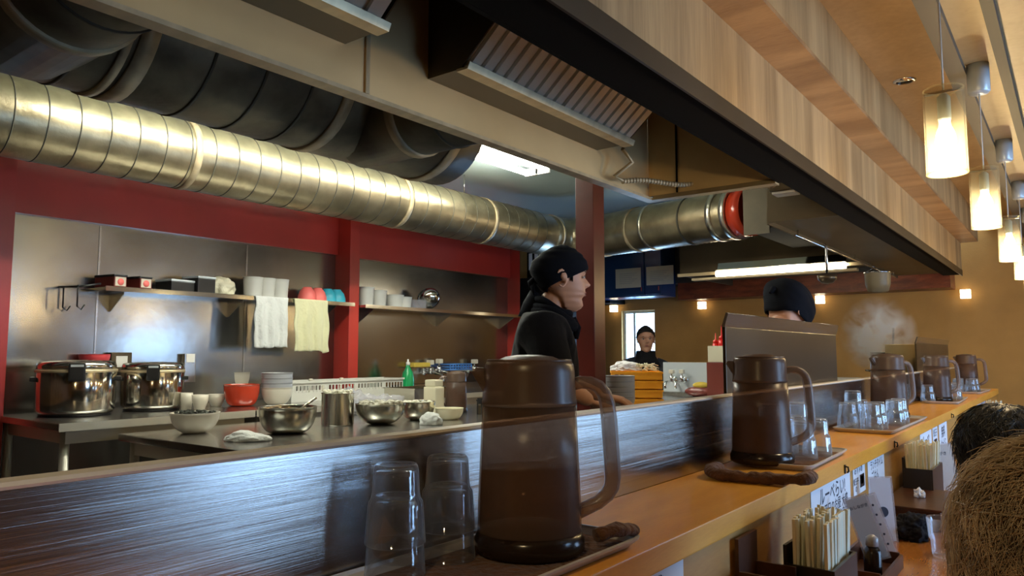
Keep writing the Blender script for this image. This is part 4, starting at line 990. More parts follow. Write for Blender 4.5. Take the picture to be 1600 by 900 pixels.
def perforated(label, u0, u1, vb, vt, dep, mat, nm='basket'):
    a = onw(u0, vb); b = onw(u1, vb-.1*(u1-u0)); 
    y0, y1 = a.y, onw(u1, vb-(u1-u0)*.135).y; h = mm(vb-vt, a)
    t = thing(nm, label, 'basket', (a.x-.1, (y0+y1)/2, ZW)); hy = (y1-y0)/2; hx = dep/2
    c = bm_new()
    add_box(c, -hx, hx, -hy, hy, 0, .005)
    rows = [(.0051, h*.45), (h*.78, h)]
    for z0_, z1_ in rows:
        add_box(c, hx-.004, hx, -hy, hy, z0_, z1_); add_box(c, -hx, -hx+.004, -hy, hy, z0_, z1_)
        add_box(c, -hx+.0041, hx-.0041, -hy, -hy+.004, z0_, z1_); add_box(c, -hx+.0041, hx-.0041, hy-.004, hy, z0_, z1_)
    n = 34
    for i in range(n+1):
        y = -hy+(2*hy-.006)*i/n
        for z0_, z1_ in ((h*.45+.0001, h*.78-.0001),):
            add_box(c, hx-.004, hx, y, y+.006+(.02 if i % 9 == 0 else 0), z0_, z1_); add_box(c, -hx, -hx+.004, y, y+.006, z0_, z1_)
    m_ = 8
    for i in range(m_+1):
        x = -hx+.0042+(2*hx-.015)*i/m_
        add_box(c, x, x+.005, -hy, -hy+.004, h*.45+.0001, h*.78-.0001)
    obj('basket_body', c, mat, t)
    c = bm_new(); add_box(c, hx+.0002, hx+.008, -hy-.008, hy+.008, h-.010, h+.002); add_box(c, -hx-.008, -hx-.0002, -hy-.008, hy+.008, h-.010, h+.002); obj('rim', c, mat, t)
    return t, q
bk, _ = perforated('long white perforated plastic basket on the wall table', 455, 562, 629, 597, .2, M['plasticw'])
for k, (u, vv) in enumerate(((482, 602), (502, 604), (530, 600))):
    q = P(u, vv, 'x', bk.location.x+.03)
    t = thing('ladle', ['white handled spoon standing in the perforated basket, by the bowls', 'short white spoon standing mid basket', 'white spoon standing at the far end of the perforated basket'][k], 'spoon', (q.x, q.y, ZW+.0055)); c = bm_new(); add_tube(c, [(0, 0, 0), (.01, .01, q.z-ZW+.02)], .006, 8); obj('handle', c, M['ceramic'], t); obj('spoon_bowl', L([(0, 0), (.012, .004), (.015, .012), (.012, .02), (0, .022)], seg=14), M['ceramic'], t).location = (.01, .01, q.z-ZW+.015)
# shallow steel pans beyond the basket
q = onw(632, 625, -.1); t = thing('gastronorm_pan', 'shallow rectangular steel pan before the green bottle', 'pan', (q.x, 3.60, ZW))
c = bm_new(); add_box(c, -.14, .14, -.22, .22, 0, .004); add_box(c, .136, .14, -.22, .22, .0041, .07); add_box(c, -.14, -.136, -.22, .22, .0041, .07); add_box(c, -.1359, .1359, -.22, -.216, .0041, .07); add_box(c, -.1359, .1359, .216, .22, .0041, .07); obj('pan_body', c, M['bowlsteel'], t)
c = bm_new(); add_box(c, .1402, .155, -.23, .23, .066, .0705); add_box(c, -.155, -.1402, -.23, .23, .066, .0705); obj('rim', c, M['mirror'], t)
q = P(640, 600, 'x', -4.0)
t = thing('soap_bottle', 'translucent green dish soap bottle by the wall taps', 'bottle', (-4.02, q.y, .9505)); s = .048
obj('bottle_body', L([(0, 0), (s*.9, 0), (s, .01), (s, .10), (s*.8, .15), (s*.35, .19), (s*.33, .205), (0, .205)], seg=24), M['green'], t); obj('cap', L([(0, .2055), (.016, .2055), (.016, .225), (.007, .232), (.006, .25), (0, .25)], seg=16), M['white'], t)
# taps
def tap(name, label, p, rz, s=1.0, grp=None):
    t = thing(name, label, 'tap', p, rz, group=grp)
    c = bm_new(); add_tube(c, [(0, 0, 0), (.05*s, 0, 0)], .013*s, 12); add_tube(c, [(.05*s, 0, -.015*s), (.05*s, 0, .03*s)], .016*s, 12); obj('valve_body', c, M['chrome'], t)
    c = bm_new(); add_tube(c, [(.05*s, 0, .0), (.10*s, .0, -.01*s), (.15*s, 0, -.015*s), (.165*s, 0, -.04*s), (.165*s, 0, -.06*s)], .009*s, 10); obj('spout', c, M['chrome'], t)
    c = bm_new(); add_tube(c, [(.05*s, 0, .031*s), (.05*s, 0, .045*s)], .006*s, 8); obj('stem', c, M['chrome'], t); obj('knob', B(.05*s-.018*s, .05*s+.018*s, -.018*s, .018*s, .0455*s, .075*s, bev=.006*s), M['ceramic'], t)
    obj('wall_flange', L([(0, 0), (.024*s, 0), (.024*s, .006), (0, .006)], seg=20), M['chrome'], t).rotation_euler = (0, PI/2, 0)
    return t
for k, (u, vv) in enumerate(((672, 575), (686, 573), (741, 573))):
    q = P(u, vv, 'x', XW+.06); tap('wall_tap', ['chrome wall tap with white knob, left of the blue basket', 'chrome wall tap with white knob touching the blue basket', 'chrome wall tap with white knob right of the blue basket'][k], (XW+.0005, q.y, q.z-.03), 0, 1.25, 'wall taps over the sink')
q0 = P(702, 572, 'x', -4.1); q1 = P(735, 572, 'x', -4.1)
t = thing('sponge_basket', 'blue plastic sponge basket on the steel wall between the taps', 'basket', (XW+.0005, (q0.y+q1.y)/2, q0.z-.03)); hy = (q1.y-q0.y)/2
c = bm_new()
for z_ in (0, .022, .044): add_tube(c, [(.004, -hy, z_), (.11, -hy, z_), (.11, hy, z_), (.004, hy, z_)], .006, 8)
for i in range(9): add_box(c, .106, .114, -hy+2*hy*i/8-.004, -hy+2*hy*i/8+.004, 0, .044)
add_box(c, .002, .11, -hy, hy, -.006, -.002); obj('basket_body', c, M['bluep'], t)
q = P(660, 571, 'x', -4.12); t = thing('sponge', 'yellow sponge on a small wall rest left of the taps', 'sponge', (XW+.0005, q.y, q.z)); obj('foam', B(.01, .09, -.10, .08, -.012, .022, bev=.008), M['yellow'], t); obj('rest', B(0, .10, -.11, .09, -.018, -.0125), M['steel'], t)
# --- wall shelves
def wshelf(label, y0, y1, z, x1, nb):
    t = thing('wall_shelf', label, 'shelf', (XW, (y0+y1)/2, z)); hy = (y1-y0)/2
    obj('board', B(.0008, x1-XW, -hy, hy, -.018, 0, bev=.002), M['steel'], t)
    obj('front_rail', B(x1-XW+.0002, x1-XW+.005, -hy, hy, -.022, .003), M['mirror'], t)
    for i in range(nb):
        y = -hy+.12+(2*hy-.24)*i/(nb-1)
        c = bm_new(); add_prism(c, [(.001, -.0185), (.17, -.0185), (.17, -.028), (.012, -.12), (.001, -.12)], 'y', y-.002, y+.002); obj('bracket', c, M['steel'], t)
    return t
X1 = XW+.22
sA = P(165, 449, 'x', X1); sB = P(546, 472, 'x', X1); sC = P(566, 477, 'x', X1); sD = P(790, 490, 'x', X1)
zs = (sA.z+sB.z)/2; print('shelf z', sA.z, sB.z, sC.z, sD.z)
wshelf('long steel wall shelf carrying tins, white tubs and hanging towels', sA.y, yB-.005, zs, X1, 3)
zs2 = (sC.z+sD.z)/2
wshelf('shorter steel wall shelf beyond the red post carrying white tubs', yC+.005, yD-.01, zs2, X1, 3)
# hooks rack at the near end
q = P(138, 455, 'x', XW+.05)
t = thing('hook_rack', 'black wall rack with hanging hooks at the near end of the shelf', 'rack', (XW+.0005, sA.y-.07, zs)); c = bm_new(); add_tube(c, [(0, -.06, 0), (.2, -.06, -.01), (.2, .05, 0.012)], .006, 8); add_tube(c, [(0, .05, 0.012), (.2, .05, 0.012)], .006, 8); obj('arm', c, M['black'], t)
c = bm_new()
for s in (.03, .2): add_tube(c, [(s, -.055, 0), (s, -.055, -.11), (s, -.035, -.125), (s, -.02, -.10)], .004, 8)
obj('hook', c, M['black'], t)
def onshelf(u, z, x): return P(u, 460, 'x', x).y
def tin(label, u, x, w_, d_, h_, mat, face=None, sticker=False):
    y = onshelf(u, zs, x); t = thing('storage_tin', label, 'tin', (x, y, zs+.0005), .15)
    obj('tin_body', B(-d_/2, d_/2, -w_/2, w_/2, 0, h_, bev=.004), mat, t); obj('lid', B(-d_/2-.002, d_/2+.002, -w_/2-.002, w_/2+.002, h_+.0002, h_+.012, bev=.003), M['black'] if sticker else M['alu'], t)
    if sticker:
        s = B(-w_/2+.006, w_/2-.006, 0.006, h_-.002, 0, .0012); o = obj('label_sticker', s, M['ceramic'], t); o.rotation_euler = (PI/2, 0, PI/2); o.location = (d_/2+.0002, 0, 0)
        r_ = min(w_, h_)*.33; r2 = L([(0, 0), (r_, 0), (r_, .0012), (0, .0012)], seg=24); o = obj('red_circle', r2, M['coral'], t); o.rotation_euler = (0, PI/2, 0); o.location = (d_/2+.0016, 0, h_*.5)
tin('dark tin with a round red mark, at the shelf end', 172, -4.06, .07, .17, .055, M['brownred'], sticker=True)
tin('second dark tin with a round red mark, beside the first', 212, -4.06, .07, .17, .055, M['brownred'], sticker=True)
tin('wide black tin with pale edge on the long shelf', 273, -4.06, .15, .14, .055, M['black'])
tin('taller steel framed black tin on the long shelf', 310, -4.06, .12, .14, .085, M['black'])
y = onshelf(344, zs, -4.08)
t = thing('food_bag', 'pale bag of yellowish food on the shelf before the white tubs', 'bag', (-4.07, y, zs+.0005)); c = bm_new(); T = bmesh.new(); bmesh.ops.create_icosphere(T, subdivisions=4, radius=1)
for v in T.verts: v.co *= 1+.25*mn.noise(v.co*2.4); v.co.z = max(v.co.z, -.5)
bmesh.ops.transform(T, matrix=Matrix.Translation((0, 0, .04)) @ Matrix.Diagonal((.06, .085, .07, 1)), verts=T.verts[:]); merge(c, T); obj('bag_body', c, M['cream'], t)
# white cup stacks, each one solid ribbed block
def cup_stack(label, u, x, r, h, z, grp, tilt=0):
    y = onshelf(u, z, x); t = thing('plastic_tub', label, 'tub', (x, y, z+.0005), group=grp)
    prof = [(0, 0), (r*.82, 0)]
    n = 6
    for i in range(n): prof += [(r*(.84+.02*i), h*(i+.1)/n), (r*(.88+.02*i), h*(i+.9)/n)]
    prof += [(r, h), (0, h)]
    obj('tub_body', L(prof, seg=28), M['plasticw'], t)
g = 'ribbed white tubs on the long shelf'
for k, u in enumerate((395, 415, 436)): cup_stack(['first ribbed white tub above the white towel, nearest the tins', 'middle of three ribbed white tubs on the long shelf', 'third ribbed white tub on the long shelf, nearest the coral bowls'][k], u, -4.06, .062, .125, zs, g)
g = 'white tubs on the far shelf'
for k, (u, h, r) in enumerate(((572, .135, .06), (592, .12, .062), (616, .095, .075), (630, .085, .07))):
    cup_stack(['tall white tub beside the red post on the far shelf', 'second tall white tub on the far shelf', 'first low wide tub on the far shelf', 'second low wide tub beside the clear one, far shelf'][k], u, -4.08, r, h, zs2, g)
t = thing('clear_container', 'clear plastic container next to the leaning steel pan', 'container', (-4.08, onshelf(648, zs2, -4.08), zs2+.0005)); obj('container_body', B(-.06, .06, -.07, .07, 0, .07, bev=.008), M['film'], t)
y = onshelf(672, zs2, -4.06)
t = thing('steel_bowl', 'polished steel bowl leaning on its side on the far shelf', 'bowl', (-4.07, y, zs2+.085)); t.rotation_euler = (0, -1.0, -.5)
obj('bowl_body', L([(0, -.05), (.05, -.045), (.085, -.01), (.092, .02), (.09, .02), (.082, -.008), (.048, -.041), (0, -.046)], seg=36, caps=False), M['mirror'], t)
# upside-down coloured bowls
for k, (u, mt, lab) in enumerate(((480, 'coral', 'coral pink bowl upside down behind the yellowish towel'), (496, 'coral', 'second coral pink bowl, right next to the teal ones'), (512, 'teal', 'teal bowl upside down on the long shelf, left of its twin'), (526, 'teal', 'outer teal bowl at the post end of the long shelf'))):
    y = onshelf(u, zs, -4.06); t = thing('bowl', lab, 'bowl', (-4.06, y, zs+.0005)); r = .062
    obj('bowl_body', L([(r, 0), (r*.98, .03), (r*.8, .065), (r*.5, .085), (r*.45, .092), (0, .092), (0, .088), (r*.45, .082), (r*.75, .06), (r*.93, .03), (r*.95, 0), (r, 0)], seg=30, caps=False), M[mt], t)
# towels hanging on the front rail
def hang_towel(label, u0, u1, v1, mat, seed, flare=0):
    a = P(u0, 465, 'x', X1+.012); b = P(u1, 467, 'x', X1+.012); zb_ = P((u0+u1)/2, v1, 'x', X1+.012).z
    t = thing('hanging_towel', label, 'towel', (X1+.012, (a.y+b.y)/2, zs+.004)); hy = (b.y-a.y)/2; n, m_ = 28, 26; c = bm_new(); rows = []
    for j in range(m_+1):
        s = j/m_; row = []
        for i in range(n+1):
            w_ = i/n*2-1
            fold = .010*math.sin(w_*9+seed)*min(1, s*3)+.006*math.sin(w_*21+seed*2)*s+.006*mn.noise(Vector((w_*3, s*4, seed)))
            y = w_*hy*(1+flare*s)+.01*mn.noise(Vector((s*3, seed, w_)))
            z = -(zs-zb_)*s*(1+.05*mn.noise(Vector((w_*2, 0, seed))))
            row.append(c.verts.new((fold+.004+.012*s, y, z)))
        rows.append(row)
    # strip going over the shelf edge
    row = [c.verts.new((-.03, (i/n*2-1)*hy, .001)) for i in range(n+1)]; rows.insert(0, row)
    for A_, B_ in zip(rows, rows[1:]):
        for i in range(n):
            f = c.faces.new((A_[i], A_[i+1], B_[i+1], B_[i])); f.smooth = True
    o = obj('fabric', c, mat, t); md = o.modifiers.new('thickness', 'SOLIDIFY'); md.thickness = .004; md.offset = 1
    bake(o)
hang_towel('white towel hanging from the long steel shelf, below the ribbed tubs', 399, 450, 544, M['towelw'], 1, .02)
hang_towel('cream yellow towel hanging from the long shelf, below the pink bowls', 460, 512, 550, M['towely'], 4, .06)
# --- service table items
p0 = AT(953, 626, 3.45); p1 = AT(1022, 626, 3.45); zt_ = 1.0005
wv = (p1-p0).length
yaw = HR
ctr = AT(994, 626, 3.5)
g = 'stacked orange noodle crates'
def crate(k, label):
    t = thing('noodle_crate', label, 'crate', (ctr.x, ctr.y, zt_+k*.0415), yaw-.1, group=g); a, b = .115, .10
    c = bm_new(); add_box(c, -a, a, -b, b, 0, .003); add_box(c, a-.004, a, -b, b, .0031, .034); add_box(c, -a, -a+.004, -b, b, .0031, .034); add_box(c, -a+.0041, a-.0041, -b, -b+.004, .0031, .034); add_box(c, -a+.0041, a-.0041, b-.004, b, .0031, .034)
    obj('crate_body', c, M['orange'], t)
    c = bm_new(); add_box(c, -a-.004, a+.004, -b-.004, -b-.0001, .028, .036); add_box(c, -a-.004, a+.004, b+.0001, b+.004, .028, .036); add_box(c, a+.0001, a+.004, -b, b, .028, .036); add_box(c, -a-.004, -a-.0001, -b, b, .028, .036); obj('rim', c, M['orange'], t)
    if k == 3:
        for s in (-.095, -.070): obj('printed_mark', B(s-.008, s+.008, -b-.0012, -b-.0002, .006, .024), M['brownred'], t)
for k in range(4): crate(k, ['lowest orange noodle crate of the stack right of the red post', 'second orange noodle crate from the bottom of the stack', 'third orange noodle crate from the bottom of the stack', 'topmost orange noodle crate, with maroon marks and food on top'][k])
c = bm_new(); T = bmesh.new(); bmesh.ops.create_icosphere(T, subdivisions=4, radius=1)
for v in T.verts: v.co *= 1+.3*mn.noise(v.co*2.2+Vector((2, 0, 0)))+.15*mn.noise(v.co*6); v.co.z = max(v.co.z, -.3)
bmesh.ops.transform(T, matrix=Matrix.Rotation(yaw, 4, 'Z') @ Matrix.Translation((-.05, 0, 0)) @ Matrix.Diagonal((.07, .07, .032, 1)), verts=T.verts[:]); merge(c, T)
o = obj('plastic_bag', c, M['tissue']); o.location = (ctr.x, ctr.y, zt_+4*.0415+.008); tag(o, 'crumpled white plastic bag on the topmost orange crate', 'bag')
c = bm_new(); random.seed(5)
for k in range(60):
    x = random.uniform(.0, .1); y = random.uniform(-.06, .06); a = random.uniform(0, 3); d = Vector((math.cos(a), math.sin(a), 0))*.02; p = Vector((x, y, random.uniform(.0, .028))); add_tube(c, [p-d, p+d+Vector((0, 0, .01))], .0022, 5)
o = obj('noodles', c, M['cream']); o.rotation_euler = (0, 0, yaw); o.location = (ctr.x, ctr.y, zt_+4*.0415-.004); tag(o, 'loose pale noodles heaped on the topmost orange crate', 'noodles', kind='stuff')
# bowls stack left-front of crates
bs = AT(968, 628, 3.22); g = 'grey bowls by the crates'
for k in range(5):
    t = thing('bowl', ['lowest grey ramen bowl of the stack before the orange crates', 'second grey ramen bowl up before the orange crates', 'middle grey ramen bowl of the stack before the crates', 'fourth grey ramen bowl up before the orange crates', 'topmost grey ramen bowl of the stack before the crates'][k], 'bowl', (bs.x, bs.y, zt_+k*.022), group=g)
    obj('bowl_body', L(bowl_prof(.068, .06, .003, .5, .7), seg=32, caps=False), M['ceramicg'], t)
# steel splash back with taps
sp0 = P(1036, 566, 'y', 4.12); sp1 = P(1120, 566, 'y', 4.12)
t = thing('sink_backsplash', 'pale steel splash back with two small taps right of the crates', 'splash back', ((sp0.x+sp1.x)/2, 4.12, zt_)); hw = (sp1.x-sp0.x)/2; hh = sp0.z-1.0
obj('plate', B(-hw, hw, 0, .012, 0, hh), M['alu'], t)
obj('base_board', B(-hw, hw, -.10, -.0005, 0, .02), M['steel'], t)
for k, u in enumerate((1052, 1068)):
    q = P(u, 588, 'y', 4.1); tap('wall_tap', ['small chrome tap on the pale splash back, nearer the crates', 'small chrome tap on the pale splash back, nearer the red bottles'][k], (q.x, 4.1195, q.z-.02), -PI/2, .8, 'small taps on the splash back')
q = P(1098, 600, 'y', 4.0); t = thing('vegetable', 'dark red and green vegetable lying before the pale splash back', 'vegetable', (q.x, 3.98, zt_)); c = bm_new(); T = bmesh.new(); bmesh.ops.create_icosphere(T, subdivisions=3, radius=1); bmesh.ops.transform(T, matrix=Matrix.Translation((0, 0, .03)) @ Matrix.Diagonal((.10, .04, .03, 1)), verts=T.verts[:]); merge(c, T); obj('root', c, M['brownred'], t)
c = bm_new(); T = bmesh.new(); bmesh.ops.create_icosphere(T, subdivisions=3, radius=1); bmesh.ops.transform(T, matrix=Matrix.Translation((.0, 0, .065)) @ Matrix.Diagonal((.05, .03, .02, 1)), verts=T.verts[:]); merge(c, T); obj('leaves', c, M['yellow'], t)
# maroon box, white box and red bottles left of the shield
bx = AT(1127, 600, 3.9)
t = thing('condiment_stand', 'maroon cabinet standing left of the wide splash shield', 'cabinet', (bx.x, bx.y, 1.0005)); obj('casing', B(-.055, .085, -.06, .06, 0, .199, bev=.004), M['brownred'], t)
t = thing('white_box', 'cream carton on the maroon cabinet holding red sauce bottles', 'box', (bx.x, bx.y, 1.2005)); 
c = bm_new(); add_box(c, -.05, .08, -.05, .05, 0, .003); add_box(c, -.05, .08, -.05, -.046, .0031, .085); add_box(c, -.05, .08, .046, .05, .0031, .085); add_box(c, -.05, -.046, -.0459, .0459, .0031, .085); add_box(c, .076, .08, -.0459, .0459, .0031, .085); obj('carton', c, M['cream'], t)
for k, (dx, dy, dz) in enumerate(((-.025, 0, 0), (.012, -.01, .0), (.05, .01, 0))):
    t = thing('sauce_bottle', ['red sauce bottle nearest the far window in the cream carton', 'tallest red sauce bottle, middle of the cream carton', 'red sauce bottle touching the wide shield'][k], 'bottle', (bx.x+dx, bx.y+dy, 1.204), group='red squeeze bottles'); h_ = .095+.02*(k == 1)
    obj('bottle_body', L([(0, 0), (.017, 0), (.018, h_*.8), (.016, h_), (0, h_)], seg=20), M['redp'], t); obj('nozzle', L([(0, h_+.0005), (.014, h_+.0005), (.014, h_+.014), (.004, h_+.022), (.002, h_+.055+.02*(k == 1)), (0, h_+.055+.02*(k == 1))], seg=16), M['redp'], t)
# noodle boiler area behind the counter
q = P(1345, 600, 'x', -1.0)
t = thing('boiler_cabinet', 'pale steel boiler cabinet behind the third pitcher', 'boiler', (-1.25, 4.66, 0)); obj('casing', B(-.25, .33, -.45, .5, 0, 1.09, bev=.01), M['alu'], t); obj('rear_panel', B(-.25, -.15, .35, .45, 1.0905, 1.35, bev=.004), M['white'], t)
q = P(1390, 560, 'x', -1.0)
t = thing('stock_pot', 'tall steel stock pot steaming behind the third pitcher', 'pot', (-1.04, 5.74, 1.0)); r = .13; obj('pot_body', L([(0, 0), (r, 0), (r, .25), (r+.006, .253), (r-.002, .253), (r-.004, .004), (0, .003)], seg=40, caps=False), M['bowlsteel'], t)
for s in (-1, 1):
    c = bm_new(); add_tube(c, [(s*r, -.03, .12), (s*(r+.03), -.03, .125), (s*(r+.03), .03, .125), (s*r, .03, .12)], .006, 8); obj('handle', c, M['bowlsteel'], t)
t = thing('noodle_strainer', 'tall strainer handle standing in the steaming stock pot', 'strainer', (-1.04, 5.74, 1.0045)); c = bm_new(); add_tube(c, [(0, 0, 0), (.02, .02, .42)], .007, 8); obj('handle', c, M['brownwood'], t); obj('basket', L([(0, 0.0), (.05, .01), (.06, .1), (.057, .1), (.047, .012), (0, .003)], seg=24, caps=False), M['bowlsteel'], t)
q = P(1425, 560, 'x', -.95)
t = thing('stock_pot', 'brassy steel stock pot behind the handle of the third pitcher', 'pot', (-.91, 5.45, 1.0)); r = .11; obj('pot_body', L([(0, 0), (r, 0), (r, .30), (r+.008, .304), (r-.002, .304), (r-.004, .004), (0, .003)], seg=40, caps=False), M['hood'], t)
t2_ = thing('stove_cabinet', 'black stove cabinet under the far stock pots behind the partition', 'stove', (-.93, 5.50, 0)); obj('casing', B(-.30, .2, -.27, .6, 0, .98, bev=.005), M['hooddark'], t2_); obj('burner_grid', B(-.28, .18, -.22, .5, .9805, .9995), M['black'], t2_)
q = AT(1341, 560, 4.3)
t = thing('cup', 'small brown cup on the pale boiler cabinet', 'cup', (-1.15, 4.35, 1.091)); obj('cup_body', L([(0, 0), (.04, 0), (.045, .09), (.041, .09), (.036, .004), (0, .004)], seg=24, caps=False), M['brownwood'], t)
# steam
m, nt, b = newmat('steam_volume'); nt.nodes.remove(b)
vs = nt.nodes.new('ShaderNodeVolumeScatter'); vs.inputs['Color'].default_value = (.95, .95, .92, 1); vs.inputs['Anisotropy'].default_value = .2
tc = nt.nodes.new('ShaderNodeTexCoord'); n1 = nt.nodes.new('ShaderNodeTexNoise'); n1.inputs['Scale'].default_value = 7; n1.inputs['Detail'].default_value = 4; n1.inputs['Distortion'].default_value = 1.2
nt.links.new(tc.outputs['Object'], n1.inputs['Vector'])
mr = nt.nodes.new('ShaderNodeMapRange'); mr.inputs['From Min'].default_value = .42; mr.inputs['From Max'].default_value = .72; mr.inputs['To Min'].default_value = 0; mr.inputs['To Max'].default_value = 26
nt.links.new(n1.outputs['Fac'], mr.inputs[0])
# fade to the rim of the puff
gr = nt.nodes.new('ShaderNodeVectorMath'); gr.operation = 'LENGTH'; mpn = nt.nodes.new('ShaderNodeMapping'); mpn.inputs['Scale'].default_value = (1/.27, 1/.27, 1/.30)
nt.links.new(tc.outputs['Object'], mpn.inputs['Vector']); nt.links.new(mpn.outputs[0], gr.inputs[0])
mr2 = nt.nodes.new('ShaderNodeMapRange'); mr2.inputs['From Min'].default_value = .3; mr2.inputs['From Max'].default_value = .95; mr2.inputs['To Min'].default_value = 1; mr2.inputs['To Max'].default_value = 0
nt.links.new(gr.outputs['Value'], mr2.inputs[0])
mu = nt.nodes.new('ShaderNodeMath'); mu.operation = 'MULTIPLY'; nt.links.new(mr.outputs[0], mu.inputs[0]); nt.links.new(mr2.outputs[0], mu.inputs[1]); nt.links.new(mu.outputs[0], vs.inputs['Density'])
nt.links.new(vs.outputs[0], nt.nodes['Material Output'].inputs['Volume'])
c = bm_new(); T = bmesh.new(); bmesh.ops.create_icosphere(T, subdivisions=3, radius=1); bmesh.ops.transform(T, matrix=Matrix.Diagonal((.27, .27, .30, 1)), verts=T.verts[:]); merge(c, T)
o = obj('steam', c, m); o.location = AT(1372, 524, 5.2); tag(o, 'white steam rising from the stock pot behind the third pitcher', 'steam', kind='stuff')
# --- far wall cabinet
yb_ = 7.0
k0 = P(950, 470, 'y', yb_); k1_ = P(1059, 466, 'y', yb_)
t = thing('wall_cabinet', 'navy blue enamel wall cabinet with two papers on its doors', 'cabinet', (k0.x, 6.65, k0.z)); W_ = k1_.x-k0.x; H_ = .72; z0 = 0
obj('carcass', B(-.12, W_, 0.002, .30, 0, H_), M['blue'], t)
xm = P(1008, 420, 'y', 6.65).x-k0.x
s_ = (6.65-0)/(yb_)
for a, b in ((-.12, xm-.003), (xm+.003, W_)):
    d_ = obj('door', B(a+.002, b-.002, -.020, .0, .012, H_-.005, bev=.003), M['blue'], t)
    obj('handle', B(b-.03, b-.022, -.032, -.0202, .05, .09), M['chrome'], d_)
g = 'papers on the navy cabinet'
for k, (u0, u1, v0, v1) in enumerate(((962, 1001, 418, 451), (1010, 1052, 414, 446))):
    a = P(u0, v1, 'y', 6.627); b = P(u1, v0, 'y', 6.627)
    t = thing('posted_sheet', ['white printed sheet on the cabinet door nearer the red post', 'white printed sheet on the cabinet door nearer the canopy hood'][k], 'sheet', ((a.x+b.x)/2, 6.6292, (a.z+b.z)/2), rot=(PI/2, 0, 0), group=g); w_, h_ = b.x-a.x, b.z-a.z
    obj('sheet', B(-w_/2, w_/2, -h_/2, h_/2, 0, .0012), M['ceramic'], t)
    for i in range(6): obj('printed_line', B(-w_*.35, w_*(.35-.1*(i % 3)), h_*(.24-.1*i)-.002, h_*(.24-.1*i)+.002, .0013, .0018), M['ceramicg'], t)
# utensils hanging under the extraction box
ra = P(1290, 393, 'z', 1.84); rb = P(1440, 404, 'z', 1.84)
ra = Vector((HX2+.03, 3.75, 1.835)); rb = Vector((HX2+.03, 6.3, 1.835))
t = thing('utensil_rail', 'thin steel rail under the dark extraction box holding utensils', 'rail', (ra.x, 5, 1.835)); c = bm_new(); add_tube(c, [(0, -1.25, 0), (0, 1.3, 0)], .006, 8); obj('rod', c, M['steel'], t)
for y in (-1.2, 0, 1.25): obj('bracket', B(-.004, .004, y-.004, y+.004, .0, .033), M['steel'], t)
q = P(1287, 382, 'x', ra.x); qb = P(1291, 436, 'x', ra.x)
print('ladle', q, qb)
t = thing('ladle', 'steel ladle hanging from the rail over the bending cook', 'ladle', (ra.x+.012, q.y, 1.835)); ln = 1.835-qb.z
c = bm_new(); add_tube(c, [(-.012, 0, .010), (-.004, 0, .012), (.0, 0, .0), (0, 0, -ln*.3), (0, 0, -ln+.03)], .007, 10); obj('handle', c, M['steel'], t)
obj('cup', L([(0, -ln-.03), (.03, -ln-.024), (.048, -ln-.005), (.052, -ln+.018), (.050, -ln+.018), (.045, -ln-.003), (.028, -ln-.02), (0, -ln-.026)], seg=32, caps=False), M['shield'], t)
q = P(1365, 405, 'x', ra.x)
t = thing('mesh_strainer', 'deep pale mesh strainer hanging from the rail beyond the ladle', 'strainer', (ra.x+.02, q.y, 1.80)); 
obj('hoop', add_tube(bm_new(), [(.085*math.cos(a), .085*math.sin(a), 0) for a in [2*PI*i/40 for i in range(41)]], .005, 8, caps=False), M['steel'], t)
obj('mesh_cup', L([(.083, -.001), (.08, -.08), (.065, -.13), (0, -.14), (0, -.138), (.063, -.128), (.077, -.08), (.081, -.001)], seg=32, caps=False), smoked('wire_mesh', (.8, .75, .6), (.30, .24, .15), .5, .4), t)
c = bm_new(); add_tube(c, [(-.02, 0, .04), (-.03, .0, .05), (-.05, 0, .045)], .004, 8); add_tube(c, [(-.02, 0, .04), (.04, .06, 0)], .003, 6); add_tube(c, [(-.02, 0, .04), (.04, -.06, 0)], .003, 6); add_tube(c, [(-.02, 0, .04), (-.085, 0, 0)], .003, 6); obj('hanger', c, M['steel'], t)
# white slips hanging in the dark opening behind the cook
for k, u in enumerate((829, 838)):
    a = P(u, 409, 'y', 5.66); 
    t = thing('order_slip', ['white order slip hanging behind the cook, nearer the steel wall', 'white order slip hanging behind the cook, nearer his bandana'][k], 'slip', (a.x, 5.66, a.z), group='white slips behind the cook'); obj('sheet', B(-.02, .02, -.002, 0, -.08, .08), M['paper'], t); c = bm_new(); add_tube(c, [(0, 0, .078), (0, 0, 2.55-a.z)], .002, 6); obj('string', c, M['black'], t)
# black block put in for the dark opening beyond the steel wall
t = thing('dark_fridge', 'tall black refrigerator standing past the end of the steel wall', 'refrigerator', (-4.35, 6.3, 0)); obj('casing', B(-.5, .38, -.35, .35, 0, 2.0, bev=.01), M['black'], t)
for s in ((-.06, .98), (1.0, 1.96)): 
    d_ = obj('door', B(.3805, .40, -.34, .34, s[0]+.07, s[1], bev=.004), M['black'], t); obj('handle', B(.4005, .42, -.30, -.27, s[0]+.3, s[0]+.7, bev=.004), M['hooddark'], d_)
